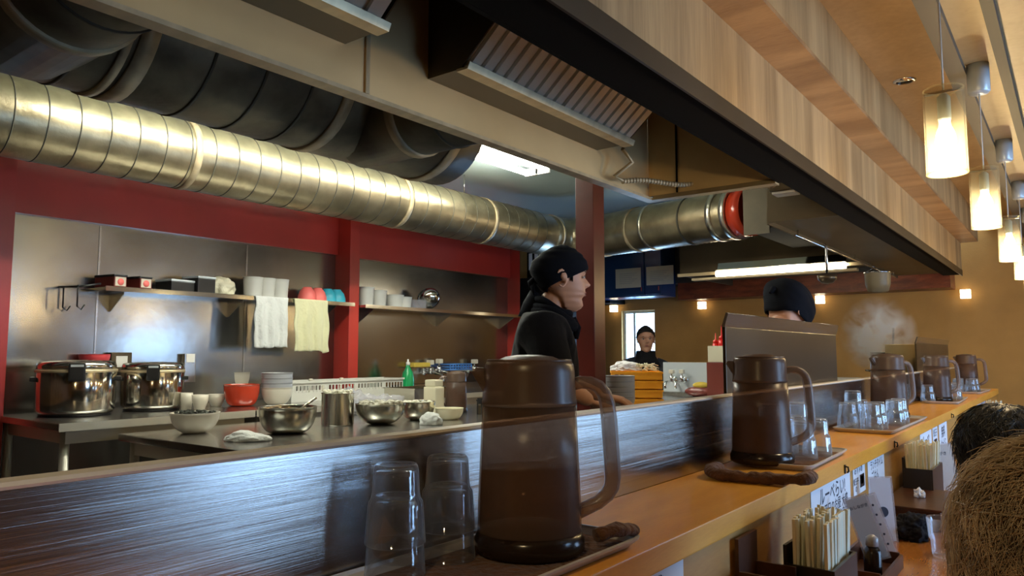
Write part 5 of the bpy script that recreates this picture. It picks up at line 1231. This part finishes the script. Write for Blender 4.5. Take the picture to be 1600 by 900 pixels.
# ================================================================== PEOPLE
def interp(tab, z):
    if z <= tab[0][0]: return tab[0][1]
    for (a, va), (b, vb) in zip(tab, tab[1:]):
        if z <= b:
            s = (z-a)/(b-a); s = s*s*(3-2*s); return va+(vb-va)*s
    return tab[-1][1]
FRONT = [(-.122, .040), (-.116, .060), (-.106, .073), (-.094, .079), (-.080, .078), (-.070, .074), (-.062, .082), (-.056, .088), (-.050, .084), (-.044, .089), (-.036, .086), (-.028, .084), (-.010, .082), (.004, .080), (.016, .082), (.028, .088), (.045, .089), (.065, .083), (.085, .068), (.103, .045), (.114, .018), (.118, 0)]
BACK = [(-.122, -.035), (-.110, -.022), (-.095, -.004), (-.075, .018), (-.055, .045), (-.03, .075), (0, .090), (.03, .100), (.06, .095), (.085, .074), (.103, .046), (.114, .018), (.118, 0)]
WIDTH = [(-.122, .010), (-.114, .030), (-.100, .042), (-.08, .051), (-.055, .058), (-.03, .064), (0, .070), (.03, .074), (.06, .071), (.085, .056), (.103, .034), (.114, .013), (.118, 0)]
def g(d, s): return math.exp(-(d/s)**2)
def head_bm(scale=1.0, mouth=0.0):
    c = bmesh.new(); NZ, NA = 64, 64; rings = []
    for i in range(NZ+1):
        z = -.1215+.2393*i/NZ; f = interp(FRONT, z); bk = interp(BACK, z); w_ = interp(WIDTH, z); r = []
        for k in range(NA):
            a = 2*PI*k/NA; ca, sa = math.cos(a), math.sin(a)
            e = .86
            x = (f if ca > 0 else bk)*math.copysign(abs(ca)**e, ca); y = w_*math.copysign(abs(sa)**e, sa)
            if ca > 0:
                # nose
                wn = .0085+.0065*g(z+.018, .012)
                nz = interp([(-.036, 0), (-.030, .010), (-.022, .025), (-.015, .027), (-.004, .019), (.010, .009), (.022, .003), (.032, 0)], z)
                x += nz*g(y, wn)
                x -= .010*g(abs(y)-.031, .014)*g(z-.010, .011)           # eye sockets
                x += .004*g(abs(y)-.031, .008)*g(z-.008, .006)           # eyelids
                x += .0035*g(abs(y)-.028, .018)*g(z-.028, .006)          # brow ridge
                x += .003*g(abs(y)-.040, .014)*g(z+.020, .014)           # cheek bones
                x -= .004*g(z+.051, .0022)*g(y, .020)                    # mouth line
                x -= .003*g(z+.035, .004)*g(y, .005)
                x += .003*g(z+.098, .010)*g(y, .016)
            r.append(c.verts.new((x*scale, y*scale, z*scale)))
        rings.append(r)
    for A_, B_ in zip(rings, rings[1:]):
        for k in range(NA): c.faces.new((A_[k], A_[(k+1) % NA], B_[(k+1) % NA], B_[k]))
    c.faces.new(rings[0]); c.faces.new(rings[-1])
    # ears: rim ring and inner cup
    for s in (-1, 1):
        T = bmesh.new()
        pts = []
        for k in range(15):
            a = -2.3+k*4.9/14; pts.append(Vector((-.010+.018*math.cos(a)-.004, s*(.073+.010*(1-math.cos(a))*.5+.004), .000+.031*math.sin(a)-.002)))
        add_tube(T, [p*scale for p in pts], .0048*scale, 8)
        add_tube(T, [Vector((-.004, s*.066, -.012))*scale, Vector((-.010, s*.076, .004))*scale, Vector((-.012, s*.074, .018))*scale], [.010*scale, .011*scale, .009*scale], 8)
        merge(c, T)
    bmesh.ops.recalc_face_normals(c, faces=c.faces[:]); return c
def skin_bm(joints, edges, root=0, sub=2):
    """limbs grown from a joint graph: joints = [(x,y,z,r)...]"""
    me = bpy.data.meshes.new('graph'); me.from_pydata([j[:3] for j in joints], edges, []); o = bpy.data.objects.new('graph', me); COL.objects.link(o)
    md = o.modifiers.new('skin', 'SKIN'); md.use_smooth_shade = True
    for i, j in enumerate(joints):
        sv = me.skin_vertices[0].data[i]; r = j[3] if isinstance(j[3], (tuple, list)) else (j[3], j[3]); sv.radius = r; sv.use_root = (i == root)
    o.modifiers.new('sub', 'SUBSURF').levels = sub
    dg = bpy.context.evaluated_depsgraph_get(); dg.update(); m2 = bpy.data.meshes.new_from_object(o.evaluated_get(dg))
    c = bmesh.new(); c.from_mesh(m2); bpy.data.objects.remove(o); return c
def fused(name, bms, mat, parent, voxel, smooth=2):
    c = bm_new()
    for b_ in bms: merge(c, b_)
    o = obj(name, c, mat, parent)
    md = o.modifiers.new('fuse', 'REMESH'); md.mode = 'VOXEL'; md.voxel_size = voxel; md.use_smooth_shade = True
    if smooth: s = o.modifiers.new('smooth', 'SMOOTH'); s.factor = .5; s.iterations = smooth
    return bake(o)
def hand_bm(w, d, up, curl=.5, side=1, sc=1.0):
    """w wrist point, d direction of the hand, up = back of hand normal"""
    d = d.normalized(); up = (up-d*up.dot(d)).normalized(); s = d.cross(up)*side
    bms = []
    palm = [w, w+d*.035*sc, w+d*.075*sc]
    T = bmesh.new(); add_tube(T, [w-d*.01, w+d*.02*sc, w+d*.05*sc, w+d*.082*sc], [.022*sc, .030*sc, .036*sc, .034*sc], 14, sq=(1, .42)) ; 
    # orient palm ellipse so that it is wide along s
    bms.append(T)
    for k, (off, ln) in enumerate(((-.027, .062), (-.009, .072), (.009, .068), (.026, .054))):
        p = w+d*.072*sc+s*off*sc; pts = [p-d*.02*sc, p]; dd_ = d.copy()
        for j, f in enumerate((.42, .33, .25)):
            dd_ = (Matrix.Rotation(-curl*(.55+.35*j), 3, s*side) @ dd_) if True else dd_
            pts.append(pts[-1]+dd_*ln*f*sc)
        T = bmesh.new(); add_tube(T, pts, [.0095*sc, .0095*sc, .0088*sc, .0080*sc, .0065*sc], 10); bms.append(T)
    p = w+d*.022*sc-s*.026*sc; t1 = (d*.6-s*.75-up*.25).normalized()
    T = bmesh.new(); add_tube(T, [p, p+t1*.028*sc, p+t1*.028*sc+(d*.9-s*.3-up*.3).normalized()*.028*sc, p+t1*.028*sc+(d*.95-up*.45).normalized()*.050*sc], [.013*sc, .012*sc, .010*sc, .008*sc], 10); bms.append(T)
    return bms
def place(bm_, pos, yaw, pitch=0, roll=0):
    m = Matrix.Translation(pos) @ Matrix.Rotation(yaw, 4, 'Z') @ Matrix.Rotation(pitch, 4, 'Y') @ Matrix.Rotation(roll, 4, 'X')
    bmesh.ops.transform(bm_, matrix=m, verts=bm_.verts[:]); return bm_
def frame(o_, yaw):
    f = Vector((math.cos(yaw), math.sin(yaw), 0)); s = Vector((-f.y, f.x, 0))
    return lambda a, b, z: Vector((o_.x, o_.y, 0)) + f*a + s*b + Vector((0, 0, z))
def J(v, r): return (v.x, v.y, v.z, r)
def face_details(t, pos, yaw, pitch, sc, gaze=0):
    """eyes, brows and lips as small parts set on the face"""
    def put(name, b_, mat): place(b_, pos, yaw, pitch); return obj(name, loc(b_, t), mat, t)
    for s in (-1, 1):
        T = bm_new(); add_lathe(T, [(0, -.0052), (.004, -.004), (.0056, 0), (.004, .004), (0, .0052)], (0, 0, 0), 14); bmesh.ops.transform(T, matrix=Matrix.Translation((.0745*sc, s*.031*sc, .008*sc)) @ Matrix.Diagonal((1.2, 2.2, .95, 1)), verts=T.verts[:])
        e = put('eye', T, M['eye'])
        T = bm_new(); add_lathe(T, [(0, 0), (.0046, 0), (.003, .0018), (0, .0022)], (0, 0, 0), 14, rot=Matrix.Rotation(PI/2, 4, 'Y')); bmesh.ops.translate(T, vec=(.0805*sc, s*.030*sc, .008*sc), verts=T.verts[:]); place(T, pos, yaw, pitch); obj('iris', loc(T, t), M['hairblack'], t)
        T = bm_new(); add_tube(T, [(.083*sc, s*.018*sc, .0265*sc), (.0845*sc, s*.028*sc, .030*sc), (.078*sc, s*.042*sc, .0275*sc)], [.0022, .003, .0016], 8); put('eyebrow', T, M['hairblack'])
        T = bm_new(); add_tube(T, [(.080*sc, s*.021*sc, .0115*sc), (.082*sc, s*.031*sc, .0145*sc), (.076*sc, s*.042*sc, .0105*sc)], .0013, 6); put('eyelash_line', T, M['hairblack'])
    T = bm_new(); add_tube(T, [(.078*sc, -.021*sc, -.051*sc), (.0875*sc, -.008*sc, -.0475*sc), (.0885*sc, 0, -.0485*sc), (.0875*sc, .008*sc, -.0475*sc), (.078*sc, .021*sc, -.051*sc)], [.001, .0036, .0034, .0036, .001], 8)
    add_tube(T, [(.078*sc, -.019*sc, -.052*sc), (.0865*sc, -.008*sc, -.0565*sc), (.0875*sc, 0, -.057*sc), (.0865*sc, .008*sc, -.0565*sc), (.078*sc, .019*sc, -.052*sc)], [.001, .004, .0044, .004, .001], 8)
    put('lips', T, M['lip'])
def cap_shell(pos, yaw, pitch, sc, zlow, zback, mat, t, name='bandana', grow=.006, slack=.012):
    """tight cloth over the skull: front hem at zlow, back hem at zback"""
    c = bmesh.new(); NZ, NA = 26, 56; rings = []
    for i in range(NZ+1):
        r = []
        for k in range(NA):
            a = 2*PI*k/NA; ca, sa = math.cos(a), math.sin(a); z0_ = zlow*(.5+.5*ca)+zback*(.5-.5*ca); z = z0_+(.1175-z0_)*(i/NZ)**.8
            f = interp(FRONT, z); bk = interp(BACK, z); w_ = interp(WIDTH, z); e = .86
            gr = grow+.0025*mn.noise(Vector((a*2, z*40, 3)))+slack*max(0, -ca)*g(z-.03, .05)
            x = ((f if ca > 0 else bk)+gr)*math.copysign(abs(ca)**e, ca); y = (w_+gr)*math.copysign(abs(sa)**e, sa)
            zz = z+ (grow+.004)*(i/NZ)**2
            r.append(c.verts.new((x*sc, y*sc, zz*sc)))
        rings.append(r)
    for A_, B_ in zip(rings, rings[1:]):
        for k in range(NA): f = c.faces.new((A_[k], A_[(k+1) % NA], B_[(k+1) % NA], B_[k])); f.smooth = True
    c.faces.new(rings[-1])
    place(c, pos, yaw, pitch); o = obj(name, loc(c, t), mat, t); md = o.modifiers.new('thickness', 'SOLIDIFY'); md.thickness = .0025; md.offset = 1; return bake(o)
# ---- cook beside the red post
hp = AT(878, 437, 2.75); yaw = HR+.10
F_ = frame(hp, HR)
t = thing('person', 'cook in black shirt and black bandana in profile beside the red post', 'person', (hp.x-.05, hp.y, 0))
K = [J(F_(-.10, 0, .92), .135), J(F_(-.09, 0, 1.08), .125), J(F_(-.070, 0, 1.22), .130), J(F_(-.070, 0, 1.32), .108), J(F_(-.052, 0, 1.375), .055), J(F_(-.038, 0, 1.43), .048), J(F_(-.030, 0, 1.48), .049),
     J(F_(-.08, -.165, 1.335), .058), J(F_(-.030, -.205, 1.155), .043), J(F_(.095, -.12, 1.075), .025),
     J(F_(-.08, .165, 1.325), .058), J(F_(.02, .20, 1.13), .043), J(F_(.16, .10, 1.085), .025),
     J(F_(-.10, -.09, .88), .095), J(F_(-.08, -.10, .50), .058), J(F_(-.11, -.10, .09), .040), J(F_(.02, -.10, .035), .032),
     J(F_(-.10, .09, .88), .095), J(F_(-.06, .10, .50), .058), J(F_(-.09, .10, .09), .040), J(F_(.04, .10, .035), .032)]
E_ = [(0, 1), (1, 2), (2, 3), (3, 4), (4, 5), (5, 6), (3, 7), (7, 8), (8, 9), (3, 10), (10, 11), (11, 12), (0, 13), (13, 14), (14, 15), (15, 16), (0, 17), (17, 18), (18, 19), (19, 20)]
parts = [skin_bm(K, E_), place(head_bm(1.0), hp, yaw, .02)]
wr = F_(.095, -.12, 1.075); parts += hand_bm(wr, F_(.095, -.09, 1.075)-F_(.03, -.12, 1.10), Vector((0, 0, 1)), .35, 1)
wr = F_(.16, .10, 1.085); parts += hand_bm(wr, F_(.16, .10, 1.085)-F_(.09, .13, 1.10), Vector((0, 0, 1)), .35, 1)
fused('body', parts, M['skin'], t, .0042, 2); bpy.data.objects[-1] if False else None
t.children[0].data.transform(Matrix.Translation(-Vector(t.location)))
face_details(t, hp, yaw, .02, 1.0)
def grown(joints, add, drop=()): return [(j[0], j[1], j[2], (j[3]+add) if not isinstance(j[3], tuple) else j[3]) for j in joints]
KS = grown(K[:4], .026)+[J(F_(-.052, 0, 1.375), .080)]+[J(F_(-.08, -.165, 1.335), .082), J(F_(-.040, -.205, 1.19), .072), J(F_(-.010, -.195, 1.135), .062), J(F_(-.08, .165, 1.335), .082), J(F_(-.01, .195, 1.18), .070), J(F_(.04, .185, 1.12), .060)]
sh = fused('shirt', [skin_bm(KS, [(0, 1), (1, 2), (2, 3), (3, 4), (3, 5), (5, 6), (6, 7), (3, 8), (8, 9), (9, 10)])], M['cloth'], t, .008, 3)
sh.data.transform(Matrix.Translation(-Vector(t.location)))
# collar and neckerchief folds
c = bm_new()
for k, (rr_, zz, tt) in enumerate(((.064, 1.395, .018), (.070, 1.375, .021), (.058, 1.418, .014))):
    add_tube(c, [F_(-.035+rr_*1.08*math.cos(a), rr_*math.sin(a), zz+.030*-math.cos(a)+.005*math.sin(3*a+k)) for a in [2*PI*i/28 for i in range(29)]], tt, 10, caps=False)
add_tube(c, [F_(-.115, 0, 1.38), F_(-.11, 0, 1.43), F_(-.098, 0, 1.475)], [.05, .036, .022], 12)
add_tube(c, [F_(.035, 0, 1.375), F_(.055, 0, 1.34), F_(.05, .0, 1.30)], [.018, .016, .010], 10)
obj('neckerchief', loc(c, t), M['cloth2'], t)
KT = [J(F_(-.10, 0, .93), .150), J(F_(-.10, -.09, .86), .108), J(F_(-.08, -.10, .50), .075), J(F_(-.11, -.10, .10), .062), J(F_(-.10, .09, .86), .108), J(F_(-.06, .10, .50), .075), J(F_(-.09, .10, .10), .062)]
tr = fused('trousers', [skin_bm(KT, [(0, 1), (1, 2), (2, 3), (0, 4), (4, 5), (5, 6)])], M['trouser'], t, .012, 2); tr.data.transform(Matrix.Translation(-Vector(t.location)))
cap_shell(hp, yaw, .02, 1.0, .040, -.050, M['cloth2'], t, grow=.007, slack=.012)
c = bm_new()   # knot and tails of the bandana, hair at the nape
R_ = lambda v: Vector(v)
T = bm_new(); add_tube(T, [(-.100, 0, -.004), (-.118, 0, -.016), (-.116, .01, -.040)], [.016, .013, .006], 10); add_tube(T, [(-.100, 0, -.004), (-.112, -.012, -.03), (-.105, -.016, -.06)], [.014, .011, .005], 10, sq=(1, .5)); place(T, hp, yaw, .02); obj('bandana_knot', loc(T, t), M['cloth2'], t)
T = bm_new(); random.seed(11)
for k in range(240):
    a = random.uniform(2.25, 2*PI-2.25); z = random.uniform(-.005, .03) ; x = interp(BACK, z)*math.cos(a); y = interp(WIDTH, z)*math.sin(a)
    p = Vector((x, y, z)); q_ = Vector((interp(BACK, z-.045)*math.cos(a)*1.03, interp(WIDTH, z-.045)*math.sin(a)*1.03, z-.045)); add_tube(T, [p, p.lerp(q_, .5)*1.02, q_*1.01], [.0016, .0016, .0008], 4)
place(T, hp, yaw, .02); obj('hair', loc(T, t), M['hairblack'], t); 
for s in (-1, 1):
    T = bm_new()
    for k in range(26):
        x = random.uniform(.016, .027); p = Vector((x, s*.0745, .032)); add_tube(T, [p, Vector((x+.001, s*.0725, .012)), Vector((x+.002, s*.0695, random.uniform(-.014, .002)))], [.0014, .0014, .0008], 4)
    place(T, hp, yaw, .02); obj('sideburn', loc(T, t), M['hairblack'], t)
# ---- second cook bending behind the shield
hp2 = AT(1230, 487, 3.2); yaw2 = HR+.55; F2 = frame(hp2, yaw2)
t = thing('person', 'cook in black cap bending down behind the wide splash shield', 'person', (hp2.x, hp2.y, 0))
K = [J(F2(-.20, 0, .90), .12), J(F2(-.20, 0, 1.05), .11), J(F2(-.18, 0, 1.16), .115), J(F2(-.15, 0, 1.25), .095), J(F2(-.10, 0, 1.32), .052), J(F2(-.05, 0, 1.365), .048), J(F2(-.01, 0, 1.40), .05),
     J(F2(-.11, -.15, 1.27), .05), J(F2(-.02, -.18, 1.10), .040), J(F2(.10, -.10, 1.02), .024), J(F2(-.11, .15, 1.27), .05), J(F2(-.02, .18, 1.10), .040), J(F2(.10, .10, 1.02), .024),
     J(F2(-.21, -.08, .86), .085), J(F2(-.16, -.09, .48), .055), J(F2(-.18, -.09, .08), .038), J(F2(-.08, -.09, .035), .03), J(F2(-.21, .08, .86), .085), J(F2(-.16, .09, .48), .055), J(F2(-.18, .09, .08), .038), J(F2(-.08, .09, .035), .03)]
parts = [skin_bm(K, E_), place(head_bm(1.0), hp2, yaw2, .85)]
for s in (-.10, .10): parts += hand_bm(F2(.10, s, 1.02), F2(.10, s, 1.02)-F2(.04, s*1.3, 1.06), Vector((0, 0, 1)), .4, 1)
o = fused('body', parts, M['skin'], t, .006, 2); o.data.transform(Matrix.Translation(-Vector(t.location))); face_details(t, hp2, yaw2, .85, 1.0)
KS = grown(K[:4], .014)+[J(F2(-.10, 0, 1.31), .065), J(F2(-.11, -.15, 1.27), .066), J(F2(-.05, -.175, 1.15), .054), J(F2(-.11, .15, 1.27), .066), J(F2(-.05, .175, 1.15), .054)]
o = fused('shirt', [skin_bm(KS, [(0, 1), (1, 2), (2, 3), (3, 4), (3, 5), (5, 6), (3, 7), (7, 8)])], M['cloth'], t, .010, 2); o.data.transform(Matrix.Translation(-Vector(t.location)))
KT = [J(F2(-.21, 0, .91), .135), J(F2(-.21, -.08, .84), .095), J(F2(-.16, -.09, .48), .068), J(F2(-.18, -.09, .09), .055), J(F2(-.21, .08, .84), .095), J(F2(-.16, .09, .48), .068), J(F2(-.18, .09, .09), .055)]
o = fused('trousers', [skin_bm(KT, [(0, 1), (1, 2), (2, 3), (0, 4), (4, 5), (5, 6)])], M['trouser'], t, .014, 2); o.data.transform(Matrix.Translation(-Vector(t.location)))
cap_shell(hp2, yaw2, .85, 1.0, .004, -.062, M['cloth2'], t, 'cap', grow=.016, slack=.03)
T = bm_new(); add_tube(T, [(-.105, 0, .01), (-.130, .0, -.004), (-.128, 0, -.03)], [.018, .014, .006], 10); place(T, hp2, yaw2, .85); obj('cap_tie', loc(T, t), M['cloth2'], t)
# ---- customer by the far window
hp3 = AT(1009, 531, 6.7); yaw3 = math.atan2(-hp3.y, -hp3.x)+.10; F3 = frame(hp3, yaw3); z3 = hp3.z
t = thing('person', 'customer in dark jacket with red stripe seated before the far window', 'person', (hp3.x, hp3.y, 0))
K = [J(F3(-.06, 0, z3-.66), .13), J(F3(-.07, 0, z3-.48), .12), J(F3(-.06, 0, z3-.34), .125), J(F3(-.05, 0, z3-.20), .11), J(F3(-.03, 0, z3-.13), .062), J(F3(-.02, 0, z3-.09), .05), J(F3(0, 0, z3-.04), .05),
     J(F3(-.05, -.17, z3-.26), .055), J(F3(.02, -.21, z3-.50), .042), J(F3(.22, -.12, z3-.56), .026), J(F3(-.05, .17, z3-.26), .055), J(F3(.02, .21, z3-.50), .042), J(F3(.22, .12, z3-.56), .026),
     J(F3(.02, -.09, z3-.70), .09), J(F3(.38, -.10, z3-.70), .06), J(F3(.36, -.10, .09), .04), J(F3(.46, -.10, .035), .03), J(F3(.02, .09, z3-.70), .09), J(F3(.38, .10, z3-.70), .06), J(F3(.36, .10, .09), .04), J(F3(.46, .10, .035), .03)]
parts = [skin_bm(K, E_), place(head_bm(1.0), hp3, yaw3, .02)]
for s in (-.12, .12): parts += hand_bm(F3(.22, s, z3-.56), F3(.22, s, z3-.56)-F3(.12, s*1.3, z3-.54), Vector((0, 0, 1)), .4, 1)
o = fused('body', parts, M['skin'], t, .007, 1); o.data.transform(Matrix.Translation(-Vector(t.location))); face_details(t, hp3, yaw3, .02, 1.0)
KS = grown(K[:4], .03)+[J(F3(-.03, 0, z3-.135), .082), J(F3(-.05, -.17, z3-.24), .082), J(F3(.02, -.21, z3-.49), .068), J(F3(.18, -.14, z3-.55), .050), J(F3(-.05, .17, z3-.26), .082), J(F3(.02, .21, z3-.49), .068), J(F3(.18, .14, z3-.55), .050)]
o = fused('jacket', [skin_bm(KS, [(0, 1), (1, 2), (2, 3), (3, 4), (3, 5), (5, 6), (6, 7), (3, 8), (8, 9), (9, 10)])], plain('navy_jacket', (.018, .022, .035), .7), t, .010, 2); o.data.transform(Matrix.Translation(-Vector(t.location)))
c = bm_new(); add_tube(c, [F3(.03, -.155, z3-.20), F3(.045, -.235, z3-.28), F3(.06, -.285, z3-.42)], [.016, .020, .018], 10); obj('red_stripe', loc(c, t), M['brownred'], t)
c = bm_new(); cc = F3(-.025, 0, 0); add_lathe(c, [(.150, z3-.235), (.112, z3-.185), (.090, z3-.150), (.086, z3-.100), (.076, z3-.098), (.074, z3-.150)], (cc.x, cc.y, 0), 32, caps=False); obj('collar', loc(c, t), M['cloth'], t)
KT = [J(F3(-.05, 0, z3-.67), .14), J(F3(.02, -.09, z3-.70), .105), J(F3(.38, -.10, z3-.70), .078), J(F3(.36, -.10, .10), .06), J(F3(.02, .09, z3-.70), .105), J(F3(.38, .10, z3-.70), .078), J(F3(.36, .10, .10), .06)]
o = fused('trousers', [skin_bm(KT, [(0, 1), (1, 2), (2, 3), (0, 4), (4, 5), (5, 6)])], M['trouser'], t, .014, 2); o.data.transform(Matrix.Translation(-Vector(t.location)))
cap_shell(hp3, yaw3, .02, 1.0, .072, -.045, M['hairblack'], t, 'hair', grow=.007, slack=.006)
s3 = z3-.87
st = thing('bar_stool', 'dark stool under the customer seated before the far window', 'stool', (F3(-.04, 0, 0).x, F3(-.04, 0, 0).y, 0))
obj('seat', L([(0, s3-.05), (.17, s3-.05), (.18, s3-.03), (.17, s3), (0, s3)], seg=32), M['cloth'], st)
for k in range(4):
    a = PI/4+k*PI/2; obj('leg', add_tube(bm_new(), [(.11*math.cos(a), .11*math.sin(a), s3-.051), (.17*math.cos(a), .17*math.sin(a), 0.001)], .014, 10), M['brownwood'], st)
# ---- diners at the lower table, seen from behind
def hair_strands(pos, R3, n, mat, t, tilt, seed, lmin, lmax, r0, spread=1.0, top=Vector((0, 0, 1))):
    random.seed(seed); T = bm_new()
    ax = top.normalized(); u_ = ax.cross(Vector((0, 1, 0))).normalized(); w_ = ax.cross(u_)
    for k in range(n):
        ph = random.uniform(0, 2*PI); th0 = random.uniform(.02, 1.9)*random.uniform(.5, 1); L_ = random.uniform(lmin, lmax); lift = random.uniform(.0, .026); pts = []; rr2 = []
        m_ = 9; dph = random.uniform(-.9, .9); sd = random.uniform(0, 99)
        for i in range(m_):
            s = i/(m_-1); th = th0+L_*s/.11; a = ph+dph*s*s+.35*mn.noise(Vector((sd, s*4, 0)))
            dirv = ax*math.cos(th)+(u_*math.cos(a)+w_*math.sin(a))*math.sin(th)
            if th > 2.0: dirv = ax*math.cos(2.0+(th-2.0)*.15)+(u_*math.cos(a)+w_*math.sin(a))*math.sin(2.0)
            p = Vector((dirv.x*R3[0], dirv.y*R3[1], dirv.z*R3[2])) + dirv*(lift*(.3+s)+.006*mn.noise(Vector((s*5, sd, 2)))*spread)
            if th > 2.0: p.z -= (th-2.0)*.09
            pts.append(pos+p); rr2.append(r0*(1-.75*s*s))
        add_tube(T, pts, rr2, 3, caps=False)
    return obj('hair', loc(T, t), mat, t)
def diner(label, hp_, yaw_, mat, tmat, nst, R3, seed, lm, r0, top):
    Fd = frame(hp_, yaw_); z_ = hp_.z
    t = thing('person', label, 'person', (hp_.x, hp_.y, 0))
    K = [J(Fd(-.46, 0, .50), .13), J(Fd(-.40, 0, .62), .12), J(Fd(-.30, 0, .76), .13), J(Fd(-.20, 0, z_-.19), .10), J(Fd(-.11, 0, z_-.11), .055), J(Fd(-.05, 0, z_-.06), .05), J(Fd(0, 0, z_-.02), .052),
         J(Fd(-.22, -.17, z_-.21), .055), J(Fd(-.24, -.24, z_-.38), .042), J(Fd(-.10, -.20, .85), .027), J(Fd(-.22, .17, z_-.21), .055), J(Fd(-.24, .24, z_-.38), .042), J(Fd(-.10, .20, .85), .027),
         J(Fd(-.42, -.09, .46), .09), J(Fd(-.10, -.10, .47), .06), J(Fd(-.14, -.10, .09), .04), J(Fd(-.04, -.10, .035), .03), J(Fd(-.42, .09, .46), .09), J(Fd(-.10, .10, .47), .06), J(Fd(-.14, .10, .09), .04), J(Fd(-.04, .10, .035), .03)]
    parts = [skin_bm(K, E_), place(head_bm(1.0), hp_, yaw_, .35)]
    for s in (-.20, .20): parts += hand_bm(Fd(-.10, s, .85), Fd(-.10, s, .85)-Fd(-.18, s*1.1, .86), Vector((0, 0, 1)), .35, 1)
    o = fused('body', parts, M['skin'], t, .006, 2); o.data.transform(Matrix.Translation(-Vector(t.location)))
    KS = grown(K[:4], .022)+[J(Fd(-.13, 0, z_-.13), .075), J(Fd(-.22, -.17, z_-.21), .075), J(Fd(-.24, -.24, z_-.37), .062), J(Fd(-.13, -.21, .865), .045), J(Fd(-.22, .17, z_-.21), .075), J(Fd(-.24, .24, z_-.37), .062), J(Fd(-.13, .21, .865), .045)]
    o = fused('jacket', [skin_bm(KS, [(0, 1), (1, 2), (2, 3), (3, 4), (3, 5), (5, 6), (6, 7), (3, 8), (8, 9), (9, 10)])], M['cloth'], t, .010, 2); o.data.transform(Matrix.Translation(-Vector(t.location)))
    KT = [J(Fd(-.45, 0, .50), .15), J(Fd(-.42, -.09, .46), .105), J(Fd(-.10, -.10, .47), .075), J(Fd(-.14, -.10, .10), .06), J(Fd(-.42, .09, .46), .105), J(Fd(-.10, .10, .47), .075), J(Fd(-.14, .10, .10), .06)]
    o = fused('trousers', [skin_bm(KT, [(0, 1), (1, 2), (2, 3), (0, 4), (4, 5), (5, 6)])], M['trouser'], t, .014, 2); o.data.transform(Matrix.Translation(-Vector(t.location)))
    cap_shell(hp_, yaw_, .35, 1.03, .035, -.055, tmat, t, 'hair_base', grow=.006, slack=.008)
    hair_strands(hp_+Vector((.0, 0, .008)), R3, nst, mat, t, 0, seed, lm[0], lm[1], r0, 1.0, top)
    s_ = .35
    st = thing('stool', 'dark low stool under the ' + ('brown' if 'brown' in label else 'dark') + ' haired diner at the counter', 'stool', (Fd(-.44, 0, 0).x, Fd(-.44, 0, 0).y, 0))
    obj('seat', L([(0, s_-.05), (.17, s_-.05), (.18, s_-.03), (.17, s_-.03), (0, s_-.03)], seg=28), M['cloth'], st)
    for k in range(4):
        a = PI/4+k*PI/2; obj('leg', add_tube(bm_new(), [(.11*math.cos(a), .11*math.sin(a), s_-.051), (.17*math.cos(a), .17*math.sin(a), 0.001)], .014, 10), M['brownwood'], st)
hA = AT(1676, 868, .86); hB = AT(1568, 704, 2.05)
diner('diner with messy light brown hair leaning over the ledge, nearest the camera', hA, PI-.6, M['hairbrown'], M['hairbrown'], 4200, (.103, .094, .118), 21, (.08, .20), .0009, Vector((.25, -.2, 1)))
diner('diner with black hair bending over the ledge by the third chopstick box', hB, PI+.1, M['hairdark'], M['hairdark'], 1200, (.100, .090, .112), 22, (.09, .16), .0014, Vector((.1, 0, 1)))
